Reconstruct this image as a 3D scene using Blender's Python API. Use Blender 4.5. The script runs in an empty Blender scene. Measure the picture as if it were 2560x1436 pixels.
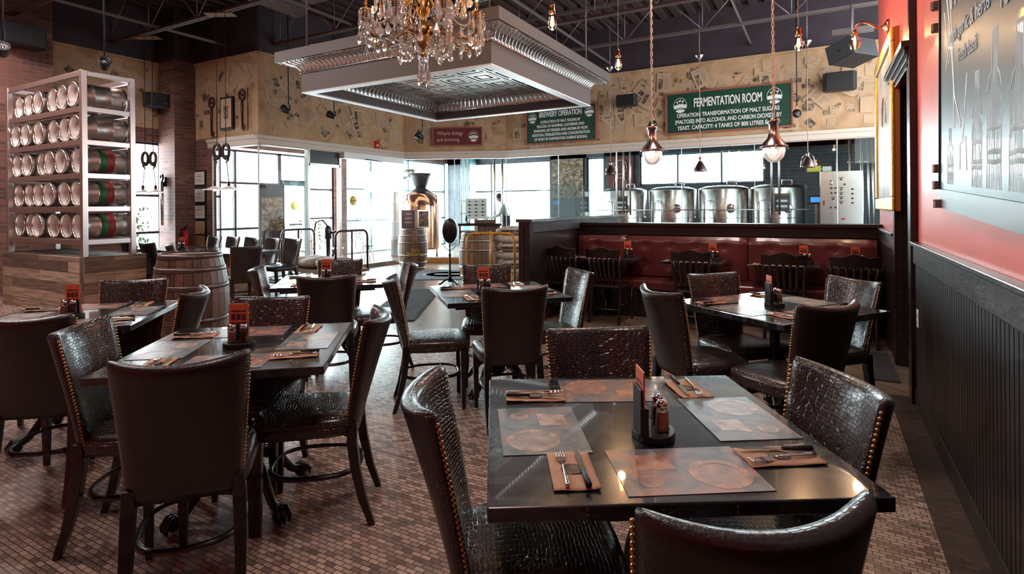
import bpy, bmesh, math, random
from mathutils import Vector, Matrix, Euler
PI = math.pi; R = math.radians
random.seed(7)
S = bpy.context.scene; COL = S.collection

# ---------------------------------------------------------------- camera
cam = bpy.data.cameras.new('camera'); camo = bpy.data.objects.new('camera', cam); COL.objects.link(camo)
cam.sensor_width = 36; cam.lens = 1400 / 2560 * 36; cam.shift_y = -200 / 2560; cam.clip_start = .02; cam.clip_end = 200
camo.matrix_world = Matrix.Translation((0, 0, 1.42)) @ Matrix.Rotation(R(29), 4, 'Z') @ Matrix.Rotation(R(90), 4, 'X') @ Matrix.Rotation(-0.008, 4, 'Z')
S.camera = camo
# ---------------------------------------------------------------- world / exposure
w = bpy.data.worlds.new('world'); S.world = w; w.use_nodes = True
w.node_tree.nodes['Background'].inputs[0].default_value = (.90, .96, 1, 1)
w.node_tree.nodes['Background'].inputs[1].default_value = 5.0
S.view_settings.view_transform = 'Standard'; S.view_settings.look = 'None'; S.view_settings.gamma = 1
S.view_settings.exposure = 0.45; S.view_settings.use_curve_mapping = False
try:
    S.cycles.max_bounces = 9; S.cycles.transparent_max_bounces = 24; S.cycles.caustics_reflective = False; S.cycles.caustics_refractive = False
    S.cycles.sample_clamp_indirect = 6; S.cycles.use_denoising = True; S.cycles.blur_glossy = .5
except Exception: pass

# ---------------------------------------------------------------- large lights: added soft fill at joist height, daylight at the window walls
def area(name, loc, size, power, color=(1, 1, 1), rot=(0, 0, 0), sy=None, spread=None):
    l = bpy.data.lights.new(name, 'AREA'); l.energy = power; l.color = color; l.size = size
    if sy: l.shape = 'RECTANGLE'; l.size_y = sy
    if spread: l.spread = spread
    o = bpy.data.objects.new(name, l); COL.objects.link(o); o.location = loc; o.rotation_euler = rot; return o
for lx, ly, p in ((-1.2, 1.6, 30), (-4.2, .8, 26), (-1.2, 6.0, 34), (-7.5, 2.4, 60), (-10.3, 2.6, 85)):  # unseen overhead fill added to brighten the room, no fixtures here
    area('ceiling_fill', (lx, ly, 4.62), .8, p * 1.6, (1, .86, .80))
area('window_daylight', (-12.6, 12.2, 1.5), 2.9, 1500, (.88, .94, 1), (0, R(-90), 0), 9.6)
area('window_daylight', (-9.4, 17.6, 1.6), 4.2, 750, (.88, .94, 1), (R(-90), 0, 0), 2.8)
area('window_daylight', (-3.2, 17.6, 2.5), 3.5, 330, (.88, .94, 1), (R(-90), 0, 0), 1.0)
area('window_daylight', (-12.7, 6.46, 1.6), 2.5, 150, (.88, .94, 1), (0, R(-90), 0), .7)

# ---------------------------------------------------------------- materials
def nt(name):
    m = bpy.data.materials.new(name); m.use_nodes = True
    return m, m.node_tree.nodes, m.node_tree.links, m.node_tree.nodes['Principled BSDF']
def mat(name, c, r=.5, met=0, coat=0, emit=None, es=0, trans=0, ior=1.45, noise=0, nscale=8, bump=0, bscale=40, stretch=(1, 1, 1), spec=.5):
    m, N, L, b = nt(name)
    b.inputs['Base Color'].default_value = (*c, 1); b.inputs['Roughness'].default_value = r; b.inputs['Metallic'].default_value = met
    b.inputs['Coat Weight'].default_value = coat; b.inputs['Coat Roughness'].default_value = .12; b.inputs['Specular IOR Level'].default_value = spec
    b.inputs['Transmission Weight'].default_value = trans; b.inputs['IOR'].default_value = ior
    if emit: b.inputs['Emission Color'].default_value = (*emit, 1); b.inputs['Emission Strength'].default_value = es
    if noise or bump:
        tc = N.new('ShaderNodeTexCoord'); mp = N.new('ShaderNodeMapping'); L.new(tc.outputs['Object'], mp.inputs[0]); mp.inputs['Scale'].default_value = stretch
    if noise:
        n = N.new('ShaderNodeTexNoise'); n.inputs['Scale'].default_value = nscale; n.inputs['Detail'].default_value = 6; L.new(mp.outputs[0], n.inputs[0])
        cr = N.new('ShaderNodeValToRGB'); cr.color_ramp.elements[0].position = .3; cr.color_ramp.elements[1].position = .7
        cr.color_ramp.elements[0].color = (*[max(0, x * (1 - noise)) for x in c], 1); cr.color_ramp.elements[1].color = (*[min(1, x * (1 + noise)) for x in c], 1)
        L.new(n.outputs[0], cr.inputs[0]); L.new(cr.outputs[0], b.inputs['Base Color'])
    if bump:
        n2 = N.new('ShaderNodeTexNoise'); n2.inputs['Scale'].default_value = bscale; L.new(mp.outputs[0], n2.inputs[0])
        bp = N.new('ShaderNodeBump'); bp.inputs['Strength'].default_value = bump; bp.inputs['Distance'].default_value = .01
        L.new(n2.outputs[0], bp.inputs['Height']); L.new(bp.outputs[0], b.inputs['Normal'])
    return m
def brickmat(name, c1, c2, mortar, w_, h_, ms=.01, axis='xy', rot=0, r=.6, coat=0, bump=.4, offset=.5, bias=0, dirt=.35, sq=1):
    m, N, L, b = nt(name)
    tc = N.new('ShaderNodeTexCoord'); src = tc.outputs['Object']
    if axis != 'xy':
        sp = N.new('ShaderNodeSeparateXYZ'); cb = N.new('ShaderNodeCombineXYZ'); L.new(src, sp.inputs[0])
        L.new(sp.outputs['XYZ'.index(axis[0].upper())], cb.inputs[0]); L.new(sp.outputs['XYZ'.index(axis[1].upper())], cb.inputs[1]); src = cb.outputs[0]
    mp = N.new('ShaderNodeMapping'); mp.inputs['Rotation'].default_value = (0, 0, rot); L.new(src, mp.inputs[0])
    br = N.new('ShaderNodeTexBrick'); L.new(mp.outputs[0], br.inputs[0]); br.inputs['Scale'].default_value = 1
    br.inputs['Brick Width'].default_value = w_; br.inputs['Row Height'].default_value = h_; br.inputs['Mortar Size'].default_value = ms; br.offset = offset
    br.inputs['Color1'].default_value = (*c1, 1); br.inputs['Color2'].default_value = (*c2, 1); br.inputs['Mortar'].default_value = (*mortar, 1); br.inputs['Bias'].default_value = bias
    n = N.new('ShaderNodeTexNoise'); n.inputs['Scale'].default_value = 1.6; n.inputs['Detail'].default_value = 8; L.new(tc.outputs['Object'], n.inputs[0])
    mr = N.new('ShaderNodeMapRange'); mr.inputs[1].default_value = .3; mr.inputs[2].default_value = .7; mr.inputs[3].default_value = 1 - dirt; mr.inputs[4].default_value = 1 + dirt * .4
    L.new(n.outputs[0], mr.inputs[0])
    mx = N.new('ShaderNodeMix'); mx.data_type = 'RGBA'; mx.blend_type = 'MULTIPLY'; mx.inputs[0].default_value = 1
    L.new(br.outputs[0], mx.inputs[6]); L.new(mr.outputs[0], mx.inputs[7]); L.new(mx.outputs[2], b.inputs['Base Color'])
    b.inputs['Roughness'].default_value = r; b.inputs['Coat Weight'].default_value = coat; b.inputs['Coat Roughness'].default_value = .22
    bp = N.new('ShaderNodeBump'); bp.inputs['Strength'].default_value = bump; bp.inputs['Distance'].default_value = .004; bp.invert = True
    L.new(br.outputs[1], bp.inputs['Height']); L.new(bp.outputs[0], b.inputs['Normal'])
    return m
def croc(name, c1, c2):
    m, N, L, b = nt(name)
    tc = N.new('ShaderNodeTexCoord'); mp = N.new('ShaderNodeMapping'); mp.inputs['Scale'].default_value = (44, 84, 84); L.new(tc.outputs['Object'], mp.inputs[0])
    nz = N.new('ShaderNodeTexNoise'); nz.inputs['Scale'].default_value = 5; L.new(tc.outputs['Object'], nz.inputs[0])
    ad = N.new('ShaderNodeVectorMath'); ad.operation = 'MULTIPLY_ADD'; ad.inputs[1].default_value = (2, 2, 2); L.new(nz.outputs[1], ad.inputs[0]); L.new(mp.outputs[0], ad.inputs[2])
    v = N.new('ShaderNodeTexVoronoi'); v.feature = 'DISTANCE_TO_EDGE'; v.inputs['Scale'].default_value = 1; v.inputs['Randomness'].default_value = .38; L.new(ad.outputs[0], v.inputs['Vector'])
    cr = N.new('ShaderNodeValToRGB'); cr.color_ramp.elements[0].position = 0; cr.color_ramp.elements[1].position = .14; L.new(v.outputs[0], cr.inputs[0])
    cc = N.new('ShaderNodeMix'); cc.data_type = 'RGBA'; L.new(cr.outputs[0], cc.inputs[0]); cc.inputs[6].default_value = (*c1, 1); cc.inputs[7].default_value = (*c2, 1)
    L.new(cc.outputs[2], b.inputs['Base Color'])
    b.inputs['Roughness'].default_value = .30; b.inputs['Coat Weight'].default_value = .3; b.inputs['Coat Roughness'].default_value = .25
    bp = N.new('ShaderNodeBump'); bp.inputs['Strength'].default_value = .8; bp.inputs['Distance'].default_value = .003; L.new(cr.outputs[0], bp.inputs['Height']); L.new(bp.outputs[0], b.inputs['Normal'])
    return m
def planks(name, cols, width, axis='z', r=.6, coat=0, grain='x', bump=.3, length=2.0):
    """boards of different browns: brick pattern picks board, stretched noise is the grain"""
    m, N, L, b = nt(name)
    tc = N.new('ShaderNodeTexCoord'); sp = N.new('ShaderNodeSeparateXYZ'); cb = N.new('ShaderNodeCombineXYZ'); L.new(tc.outputs['Object'], sp.inputs[0])
    L.new(sp.outputs['XYZ'.index(grain.upper())], cb.inputs[0]); L.new(sp.outputs['XYZ'.index(axis.upper())], cb.inputs[1])
    br = N.new('ShaderNodeTexBrick'); L.new(cb.outputs[0], br.inputs[0]); br.inputs['Scale'].default_value = 1; br.inputs['Brick Width'].default_value = length
    br.inputs['Row Height'].default_value = width; br.inputs['Mortar Size'].default_value = .003; br.inputs['Color1'].default_value = (*cols[0], 1); br.inputs['Color2'].default_value = (*cols[1], 1)
    br.inputs['Mortar'].default_value = (*[x * .2 for x in cols[0]], 1)
    mp = N.new('ShaderNodeMapping'); L.new(tc.outputs['Object'], mp.inputs[0]); s = [22, 22, 22]; s['xyz'.index(grain)] = 1.5; mp.inputs['Scale'].default_value = s
    n = N.new('ShaderNodeTexNoise'); n.inputs['Scale'].default_value = 1.6; n.inputs['Detail'].default_value = 8; n.inputs['Distortion'].default_value = .6; L.new(mp.outputs[0], n.inputs[0])
    mr = N.new('ShaderNodeMapRange'); mr.inputs[1].default_value = .3; mr.inputs[2].default_value = .7; mr.inputs[3].default_value = .45; mr.inputs[4].default_value = 1.35; L.new(n.outputs[0], mr.inputs[0])
    mx = N.new('ShaderNodeMix'); mx.data_type = 'RGBA'; mx.blend_type = 'MULTIPLY'; mx.inputs[0].default_value = 1
    L.new(br.outputs[0], mx.inputs[6]); L.new(mr.outputs[0], mx.inputs[7]); L.new(mx.outputs[2], b.inputs['Base Color'])
    b.inputs['Roughness'].default_value = r; b.inputs['Coat Weight'].default_value = coat
    bp = N.new('ShaderNodeBump'); bp.inputs['Strength'].default_value = bump; bp.inputs['Distance'].default_value = .003; L.new(n.outputs[0], bp.inputs['Height']); L.new(bp.outputs[0], b.inputs['Normal'])
    return m
def glassmat(name, tint=(.96, 1, .99), gloss=.05):
    m = bpy.data.materials.new(name); m.use_nodes = True; N = m.node_tree.nodes; L = m.node_tree.links; N.remove(N['Principled BSDF'])
    t = N.new('ShaderNodeBsdfTransparent'); t.inputs[0].default_value = (*tint, 1); g = N.new('ShaderNodeBsdfGlossy'); g.inputs['Roughness'].default_value = .02
    f = N.new('ShaderNodeFresnel'); f.inputs[0].default_value = 1.45
    mm = N.new('ShaderNodeMath'); mm.operation = 'MULTIPLY'; mm.inputs[1].default_value = gloss * 8; L.new(f.outputs[0], mm.inputs[0])
    x = N.new('ShaderNodeMixShader'); L.new(mm.outputs[0], x.inputs[0]); L.new(t.outputs[0], x.inputs[1]); L.new(g.outputs[0], x.inputs[2])
    L.new(x.outputs[0], N['Material Output'].inputs[0]); return m
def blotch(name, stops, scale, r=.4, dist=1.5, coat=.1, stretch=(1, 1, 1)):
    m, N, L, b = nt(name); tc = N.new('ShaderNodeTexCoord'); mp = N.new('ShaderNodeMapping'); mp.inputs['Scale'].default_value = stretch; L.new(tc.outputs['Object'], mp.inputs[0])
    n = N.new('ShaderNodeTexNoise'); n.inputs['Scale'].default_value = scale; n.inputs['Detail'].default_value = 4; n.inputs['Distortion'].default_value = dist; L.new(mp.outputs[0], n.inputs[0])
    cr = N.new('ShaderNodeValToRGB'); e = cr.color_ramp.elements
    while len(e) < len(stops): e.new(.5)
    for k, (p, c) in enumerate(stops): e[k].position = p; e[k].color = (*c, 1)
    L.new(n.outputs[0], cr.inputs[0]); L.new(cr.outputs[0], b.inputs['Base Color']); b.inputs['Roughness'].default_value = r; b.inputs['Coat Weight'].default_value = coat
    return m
M = {}
M['mosaic'] = brickmat('mosaic_tile', (.58, .40, .32), (.085, .052, .044), (.06, .042, .036), .048, .024, .0022, r=.27, coat=.5, bump=.35, bias=-.18, dirt=.3)
M['mosaic_dark'] = brickmat('dark_mosaic_tile', (.09, .05, .04), (.03, .02, .018), (.02, .015, .012), .048, .024, .0022, r=.4, coat=.15, bump=.35)
M['stone'] = brickmat('stone_plank_tile', (.20, .145, .105), (.14, .105, .085), (.04, .03, .03), .9, .2, .005, rot=R(45), r=.35, coat=.3, bump=.3)
M['brick_x'] = brickmat('brick_facing_x', (.24, .095, .07), (.10, .045, .038), (.17, .115, .10), .21, .07, .009, 'yz', r=.8)
M['brick_y'] = brickmat('brick_facing_y', (.24, .095, .07), (.10, .045, .038), (.17, .115, .10), .21, .07, .009, 'xz', r=.8)
M['brick_xy'] = brickmat('brick_facing_column', (.24, .095, .07), (.10, .045, .038), (.17, .115, .10), .21, .07, .009, r=.8)
def sumxy(m):
    N = m.node_tree.nodes; L = m.node_tree.links; tc = next(n for n in N if n.type == 'TEX_COORD'); mp = next(n for n in N if n.type == 'MAPPING'); sp = N.new('ShaderNodeSeparateXYZ'); ad = N.new('ShaderNodeMath'); cb = N.new('ShaderNodeCombineXYZ')
    L.new(tc.outputs['Object'], sp.inputs[0]); L.new(sp.outputs[0], ad.inputs[0]); L.new(sp.outputs[1], ad.inputs[1]); L.new(ad.outputs[0], cb.inputs[0]); L.new(sp.outputs[2], cb.inputs[1]); L.new(cb.outputs[0], mp.inputs[0])
sumxy(M['brick_xy'])
M['brick_dark'] = brickmat('dark_slate_brick', (.035, .05, .065), (.02, .028, .035), (.07, .09, .10), .4, .1, .006, 'xz', r=.4)
M['paper_wall'] = blotch('aged_newsprint', [(.25, (.33, .19, .10)), (.5, (.48, .30, .165)), (.75, (.56, .37, .22))], 2.2, .85, 1, 0)
M['clip_light'] = blotch('newsprint_clipping', [(.2, (.42, .27, .155)), (.8, (.58, .40, .26))], 3, .85, 0, 0)
M['clip_dark'] = blotch('newsprint_photo', [(.36, (.06, .045, .035)), (.5, (.17, .12, .08)), (.66, (.42, .29, .18))], 11, .85, 1, 0)
def newsmat(name, rot, w_, h_, ms):
    m = brickmat(name, (.10, .065, .045), (.40, .27, .17), (.54, .37, .24), w_, h_, ms, r=.85, bump=0, dirt=.2); N = m.node_tree.nodes; L = m.node_tree.links
    tc = next(n for n in N if n.type == 'TEX_COORD'); mp = next(n for n in N if n.type == 'MAPPING'); sp = N.new('ShaderNodeSeparateXYZ'); ad = N.new('ShaderNodeMath'); cb = N.new('ShaderNodeCombineXYZ')
    L.new(tc.outputs['Object'], sp.inputs[0]); L.new(sp.outputs[0], ad.inputs[0]); L.new(sp.outputs[1], ad.inputs[1]); L.new(ad.outputs[0], cb.inputs[0]); L.new(sp.outputs[2], cb.inputs[1]); L.new(cb.outputs[0], mp.inputs[0]); mp.inputs['Rotation'].default_value = (0, 0, rot); return m
M['clip_text'] = newsmat('newsprint_columns', R(40), .05, .018, .006); M['clip_head'] = newsmat('newsprint_headline', R(-38), .11, .034, .012)
M['soffit'] = mat('dark_soffit_paint', (.042, .030, .038), .7, noise=.2, nscale=2)
M['deck'] = mat('dark_steel_deck', (.085, .055, .055), .6, met=.2)
M['joist'] = mat('grey_primed_steel', (.20, .165, .17), .4, met=.3)
M['duct'] = mat('painted_duct', (.17, .12, .12), .5, met=.3, noise=.15)
M['cream'] = mat('cream_trim_paint', (.62, .52, .44), .5)
M['red'] = mat('red_wall_paint', (.74, .125, .095), .42, noise=.08, nscale=3, coat=.1)
M['wain'] = planks('dark_stained_beadboard', ((.014, .009, .008), (.020, .012, .010)), .055, 'y', .42, .12, 'z', .25, 4)
M['darkwood'] = mat('dark_stained_wood', (.015, .009, .0095), .36, coat=.25, noise=.4, nscale=3, bump=.15, bscale=12, stretch=(1, 1, 9))
M['darkgrain'] = blotch('cerused_oak_grain', [(.42, (.014, .011, .012)), (.5, (.09, .085, .095)), (.58, (.016, .012, .012))], 5, .38, 3, .3, (6, .8, 6))
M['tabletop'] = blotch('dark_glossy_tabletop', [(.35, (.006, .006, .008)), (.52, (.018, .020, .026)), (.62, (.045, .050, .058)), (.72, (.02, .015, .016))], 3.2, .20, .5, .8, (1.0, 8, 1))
M['frosted_edge'] = mat('table_edge_band', (.06, .026, .018), .3, coat=.3)
M['leather'] = croc('croc_leather', (.006, .004, .004), (.032, .016, .014))
M['leather_in'] = croc('croc_leather_inner', (.012, .007, .006), (.058, .030, .024))
M['leather_plain'] = mat('plain_brown_leather', (.018, .010, .009), .38, coat=.15, noise=.15, nscale=6, bump=.18, bscale=130)
M['legwood'] = mat('espresso_leg_wood', (.010, .007, .008), .32, coat=.2)
M['brass_nail'] = mat('antique_brass', (.50, .27, .10), .28, met=1)
M['iron'] = mat('black_cast_iron', (.010, .009, .010), .33, met=.3, coat=.2)
M['steel'] = mat('brushed_steel', (.62, .60, .58), .24, met=1)
M['keg'] = mat('keg_steel', (.40, .34, .32), .38, met=1, noise=.12, nscale=4)
M['kegend'] = mat('keg_end_steel', (.78, .70, .68), .5, met=.6)
M['green_band'] = mat('green_band', (.015, .09, .035), .5); M['red_band'] = mat('red_band', (.22, .02, .025), .5)
M['rack'] = mat('galvanised_tube', (.58, .51, .50), .32, met=1)
M['reclaim'] = planks('reclaimed_boards', ((.38, .27, .20), (.075, .042, .028)), .145, 'z', .75, 0, 'x', .5, 1.7)
M['reclaim_y'] = planks('reclaimed_boards_side', ((.33, .20, .13), (.08, .042, .028)), .145, 'z', .75, 0, 'y', .5, 1.7)
M['oak1'] = mat('oak_stave', (.26, .16, .105), .55, noise=.3, nscale=5, stretch=(3, 3, .6), bump=.2); M['oak2'] = mat('oak_stave_dark', (.17, .10, .065), .55, noise=.3, nscale=5, stretch=(3, 3, .6), bump=.2)
M['oakd1'] = mat('dark_oak_stave', (.13, .075, .055), .45, noise=.35, nscale=5, stretch=(3, 3, .6)); M['oakd2'] = mat('darker_oak_stave', (.085, .05, .038), .45, noise=.35, nscale=5, stretch=(3, 3, .6))
M['hoop'] = mat('weathered_hoop', (.30, .27, .25), .42, met=.8, noise=.25)
M['hoopd'] = mat('dark_hoop', (.13, .10, .10), .4, met=.8, noise=.25)
M['tin'] = mat('pressed_tin', (.74, .74, .76), .2, met=1, noise=.06, nscale=30)
M['tin_panel'] = mat('stamped_tin_panel', (.66, .64, .62), .32, met=.85)
M['greybox'] = mat('grey_painted_fascia', (.13, .115, .11), .5); M['whitebox'] = mat('white_painted_rim', (.82, .80, .80), .45)
M['gold'] = mat('aged_gold', (.27, .155, .06), .34, met=.9, noise=.3, nscale=20)
M['crystal'] = mat('cut_crystal', (1, .95, .93), .03, trans=.68, ior=1.5, spec=.8)
M['glow'] = mat('filament_glow', (1, .6, .3), .3, emit=(1, .46, .15), es=60)
M['bulbglass'] = glassmat('bulb_glass', (1, .86, .66), .1)
M['copper'] = mat('copper_socket', (.62, .27, .15), .25, met=1)
M['pewter'] = mat('pewter_metal', (.34, .25, .23), .25, met=1)
M['opal'] = mat('opal_glass', (.85, .86, .86), .15, trans=.6, emit=(1, .85, .75), es=.25)
M['chrome'] = mat('chrome', (.75, .74, .76), .1, met=1)
M['black'] = mat('matte_black_plastic', (.010, .010, .012), .5); M['grille'] = mat('speaker_grille', (.045, .045, .05), .6, bump=.3, bscale=300)
M['sign_green'] = mat('green_sign_board', (.006, .050, .030), .38, noise=.25, nscale=4, stretch=(.5, 1, 6)); M['sign_brown'] = mat('brown_sign_board', (.13, .022, .022), .45)
M['sign_frame'] = mat('reddish_sign_frame', (.30, .095, .055), .45); M['white'] = mat('white_paint', (.80, .80, .78), .5); M['pinkw'] = mat('pale_pink_paint', (.75, .42, .40), .5)
M['banq'] = mat('oxblood_leather', (.105, .022, .022), .3, coat=.35, noise=.15, nscale=4, bump=.12, bscale=60)
M['chalk'] = blotch('slate_chalkboard', [(.3, (.045, .055, .065)), (.7, (.085, .10, .115))], 1.4, .42, 1, .10)
M['chalkline'] = mat('white_chalk', (.85, .87, .88), .8, noise=.2)
M['chalksoft'] = mat('smudged_chalk', (.46, .50, .53), .8, noise=.3)
M['goldframe'] = mat('gilt_frame', (.72, .44, .10), .35, met=.6, bump=.6, bscale=70); M['woodside'] = mat('orange_wood_edge', (.42, .14, .03), .45)
M['picture'] = blotch('washed_poster', [(.3, (.50, .48, .50)), (.7, (.70, .69, .72))], 2, .25, 1, .4)
M['kraft'] = mat('kraft_napkin', (.45, .25, .16), .8, noise=.12, nscale=30)
M['mat'] = blotch('printed_placemat', [(.22, (.05, .065, .075)), (.42, (.13, .16, .175)), (.55, (.24, .24, .24)), (.66, (.33, .19, .15)), (.78, (.36, .27, .21))], 7, .30, 1.4, .2)
M['mat2'] = blotch('printed_placemat_red', [(.25, (.05, .06, .075)), (.45, (.16, .15, .16)), (.58, (.33, .18, .15)), (.72, (.38, .12, .09))], 8, .30, 1.4, .2)
M['ringw'] = mat('printed_plate', (.36, .28, .24), .35, noise=.45, nscale=22)
M['ringr'] = mat('printed_plate_red', (.36, .17, .12), .35, noise=.45, nscale=22)
M['menu'] = mat('orange_menu_card', (.62, .13, .06), .5, noise=.15, nscale=20); M['menu_dark'] = mat('dark_menu_card', (.09, .02, .02), .4)
M['jar'] = glassmat('shaker_glass', (.95, .95, .95), .12); M['salt'] = mat('pink_salt', (.62, .33, .25), .8); M['pepper'] = mat('ground_pepper', (.13, .055, .04), .8)
M['cutlery'] = mat('polished_cutlery', (.72, .70, .70), .14, met=1)
M['pane'] = glassmat('window_pane', (.97, 1, 1), .05); M['gpane'] = glassmat('tinted_glass', (.93, .985, .98), .055)
M['frame_dark'] = mat('dark_window_frame', (.035, .03, .035), .4, met=.3); M['frame_teal'] = mat('teal_window_frame', (.08, .17, .18), .4)
M['rubber'] = mat('rubber_mat', (.03, .03, .032), .55, bump=.8, bscale=60); M['matgrey'] = mat('grey_mat', (.13, .14, .16), .8); M['matprint'] = mat('mat_print', (.36, .33, .32), .8)
M['sack'] = mat('malt_sack', (.52, .46, .40), .8, noise=.15, nscale=14, bump=.5, bscale=14); M['burlap'] = mat('burlap_sack', (.46, .38, .33), .85, noise=.2, nscale=12, bump=.8, bscale=10)
M['yellow'] = mat('worn_yellow_paint', (.55, .27, .02), .4, noise=.4, nscale=12); M['rust'] = mat('brown_tube', (.10, .05, .045), .3, met=.6)
M['skin'] = mat('skin', (.45, .25, .18), .5); M['shirt'] = mat('pale_shirt', (.42, .50, .50), .8, noise=.1); M['denim'] = mat('dark_overalls', (.03, .045, .07), .8); M['hair'] = mat('dark_cap', (.02, .02, .025), .7)
M['screen'] = mat('panel_screen', (.03, .12, .3), .3, emit=(.05, .25, .7), es=1); M['yellowlabel'] = mat('yellow_label', (.75, .62, .10), .5)
M['leaf'] = mat('leaf_green', (.07, .14, .05), .6, noise=.3); M['ext'] = mat('pale_pavement', (.5, .5, .5), .8)
M['certificate'] = mat('certificate_paper', (.62, .66, .66), .4, noise=.12, nscale=30); M['redpaint'] = mat('extinguisher_red', (.5, .02, .02), .3)

# ---------------------------------------------------------------- mesh builder
class MB:
    def __init__(s): s.v = []; s.f = []; s.mi = []; s.sm = []
    def add(s, vs, fs, mi=0, smooth=False, mtx=None):
        o = len(s.v)
        for p in vs:
            p = Vector(p); s.v.append(mtx @ p if mtx else p)
        for f in fs: s.f.append([i + o for i in f]); s.mi.append(mi); s.sm.append(smooth)
        return s
    def box(s, c, d, mi=0, mtx=None):
        x, y, z = c; a, b, h = d[0] / 2, d[1] / 2, d[2] / 2
        vs = [(x + i * a, y + j * b, z + k * h) for k in (-1, 1) for j in (-1, 1) for i in (-1, 1)]
        return s.add(vs, [(0, 2, 3, 1), (4, 5, 7, 6), (0, 1, 5, 4), (2, 6, 7, 3), (0, 4, 6, 2), (1, 3, 7, 5)], mi, False, mtx)
    def bb(s, x0, x1, y0, y1, z0, z1, mi=0, mtx=None): return s.box(((x0 + x1) / 2, (y0 + y1) / 2, (z0 + z1) / 2), (x1 - x0, y1 - y0, z1 - z0), mi, mtx)
    def tube(s, path, r, n=8, mi=0, cap=True, mtx=None, closed=False, flat=1):
        P = [Vector(p) for p in path]; m = len(P); rs = r if isinstance(r, (list, tuple)) else [r] * m; vs = []; prev = None
        for i in range(m):
            if closed: t = P[(i + 1) % m] - P[i - 1]
            else: t = P[min(i + 1, m - 1)] - P[max(i - 1, 0)]
            t = t.normalized() if t.length > 1e-9 else Vector((0, 0, 1))
            if prev is None: a = t.orthogonal().normalized() if abs(t.z) < .9 else (Vector((1, 0, 0)) - t * t.x).normalized()
            else: a = (prev - t * prev.dot(t)); a = a.normalized() if a.length > 1e-6 else t.orthogonal().normalized()
            prev = a; b = t.cross(a)
            for k in range(n): q = 2 * PI * k / n; vs.append(P[i] + (a * math.cos(q) + b * math.sin(q) * flat) * rs[i])
        fs = []
        for i in range(m if closed else m - 1):
            j = (i + 1) % m
            for k in range(n): fs.append((i * n + k, i * n + (k + 1) % n, j * n + (k + 1) % n, j * n + k))
        if cap and not closed: fs += [tuple(range(n - 1, -1, -1)), tuple((m - 1) * n + k for k in range(n))]
        return s.add(vs, fs, mi, n > 5, mtx)
    def lathe(s, prof, c=(0, 0, 0), n=24, mi=0, mtx=None, cap=True, smooth=True):
        vs = []; fs = []
        for r, z in prof:
            for k in range(n): q = 2 * PI * k / n; vs.append((c[0] + r * math.cos(q), c[1] + r * math.sin(q), c[2] + z))
        for i in range(len(prof) - 1):
            for k in range(n): fs.append((i * n + k, i * n + (k + 1) % n, (i + 1) * n + (k + 1) % n, (i + 1) * n + k))
        if cap:
            if prof[0][0] > 1e-5: fs.append(tuple(range(n - 1, -1, -1)))
            if prof[-1][0] > 1e-5: fs.append(tuple((len(prof) - 1) * n + k for k in range(n)))
        return s.add(vs, fs, mi, smooth, mtx)
    def ball(s, c, r, n=8, mi=0, mtx=None, sc=(1, 1, 1)):
        h = max(4, n // 2 + 1); m0 = Matrix.Translation(c) @ Matrix.Diagonal((*sc, 1))
        return s.lathe([(max(1e-6, r * math.sin(PI * i / h)), -r * math.cos(PI * i / h)) for i in range(h + 1)], (0, 0, 0), n, mi, (mtx @ m0) if mtx else m0, False)
    def prism(s, poly, z0, z1, mi=0, mtx=None, smooth=False):
        n = len(poly); vs = [(x, y, z0) for x, y in poly] + [(x, y, z1) for x, y in poly]
        return s.add(vs, [tuple(range(n - 1, -1, -1)), tuple(range(n, 2 * n))] + [(i, (i + 1) % n, n + (i + 1) % n, n + i) for i in range(n)], mi, smooth, mtx)
    def build(s, name, mats, parent=None, loc=None, bevel=0, seg=2, sub=0):
        me = bpy.data.meshes.new(name); me.from_pydata([tuple(p) for p in s.v], [], s.f)
        for m in (mats if isinstance(mats, (list, tuple)) else [mats]): me.materials.append(M[m] if isinstance(m, str) else m)
        for p, mi, sm in zip(me.polygons, s.mi, s.sm): p.material_index = mi; p.use_smooth = sm
        me.update(); o = bpy.data.objects.new(name, me); COL.objects.link(o)
        if parent: o.parent = parent
        if loc: o.location = loc
        if bevel:
            b = o.modifiers.new('bevel', 'BEVEL'); b.width = bevel; b.segments = seg; b.limit_method = 'ANGLE'; b.angle_limit = R(40)
        if sub: q = o.modifiers.new('sub', 'SUBSURF'); q.levels = sub; q.render_levels = sub
        return o
def thing(name, label, cat, loc=(0, 0, 0), rz=0, group=None):
    o = bpy.data.objects.new(name, None); COL.objects.link(o); o.empty_display_size = .1; o.location = loc; o.rotation_euler = (0, 0, R(rz)); o['label'] = label; o['category'] = cat
    if group: o['group'] = group
    return o
def tag(o, label, cat, group=None):
    o['label'] = label; o['category'] = cat
    if group: o['group'] = group
    return o
def struct(o): o['kind'] = 'structure'; return o
KIDS = {}
def kids(o): return [c for c in bpy.data.objects if c.parent == o]
def dup(root, loc, rz, label, group=None, scale=None):
    if root.name not in KIDS: KIDS[root.name] = [(c, kids(c)) for c in kids(root)]
    r = root.copy(); COL.objects.link(r); r.location = loc; r.rotation_euler = (0, 0, R(rz)); r['label'] = label
    if group: r['group'] = group
    if scale: r.scale = (scale,) * 3
    for c, gs in KIDS[root.name]:
        d = c.copy(); COL.objects.link(d); d.parent = r
        for g in gs: e = g.copy(); COL.objects.link(e); e.parent = d
    return r
class Proto:
    """first use moves the built thing itself, later uses copy it"""
    def __init__(s, root): s.r = root; s.used = False; KIDS[root.name] = [(c, kids(c)) for c in kids(root)] if root.type == 'EMPTY' or kids(root) else []
    def put(s, loc, rz, label, group=None):
        if not s.used:
            s.used = True; s.r.location = loc; s.r.rotation_euler = (0, 0, R(rz)); s.r['label'] = label
            if group: s.r['group'] = group
            return s.r
        return dup(s.r, loc, rz, label, group)
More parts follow.
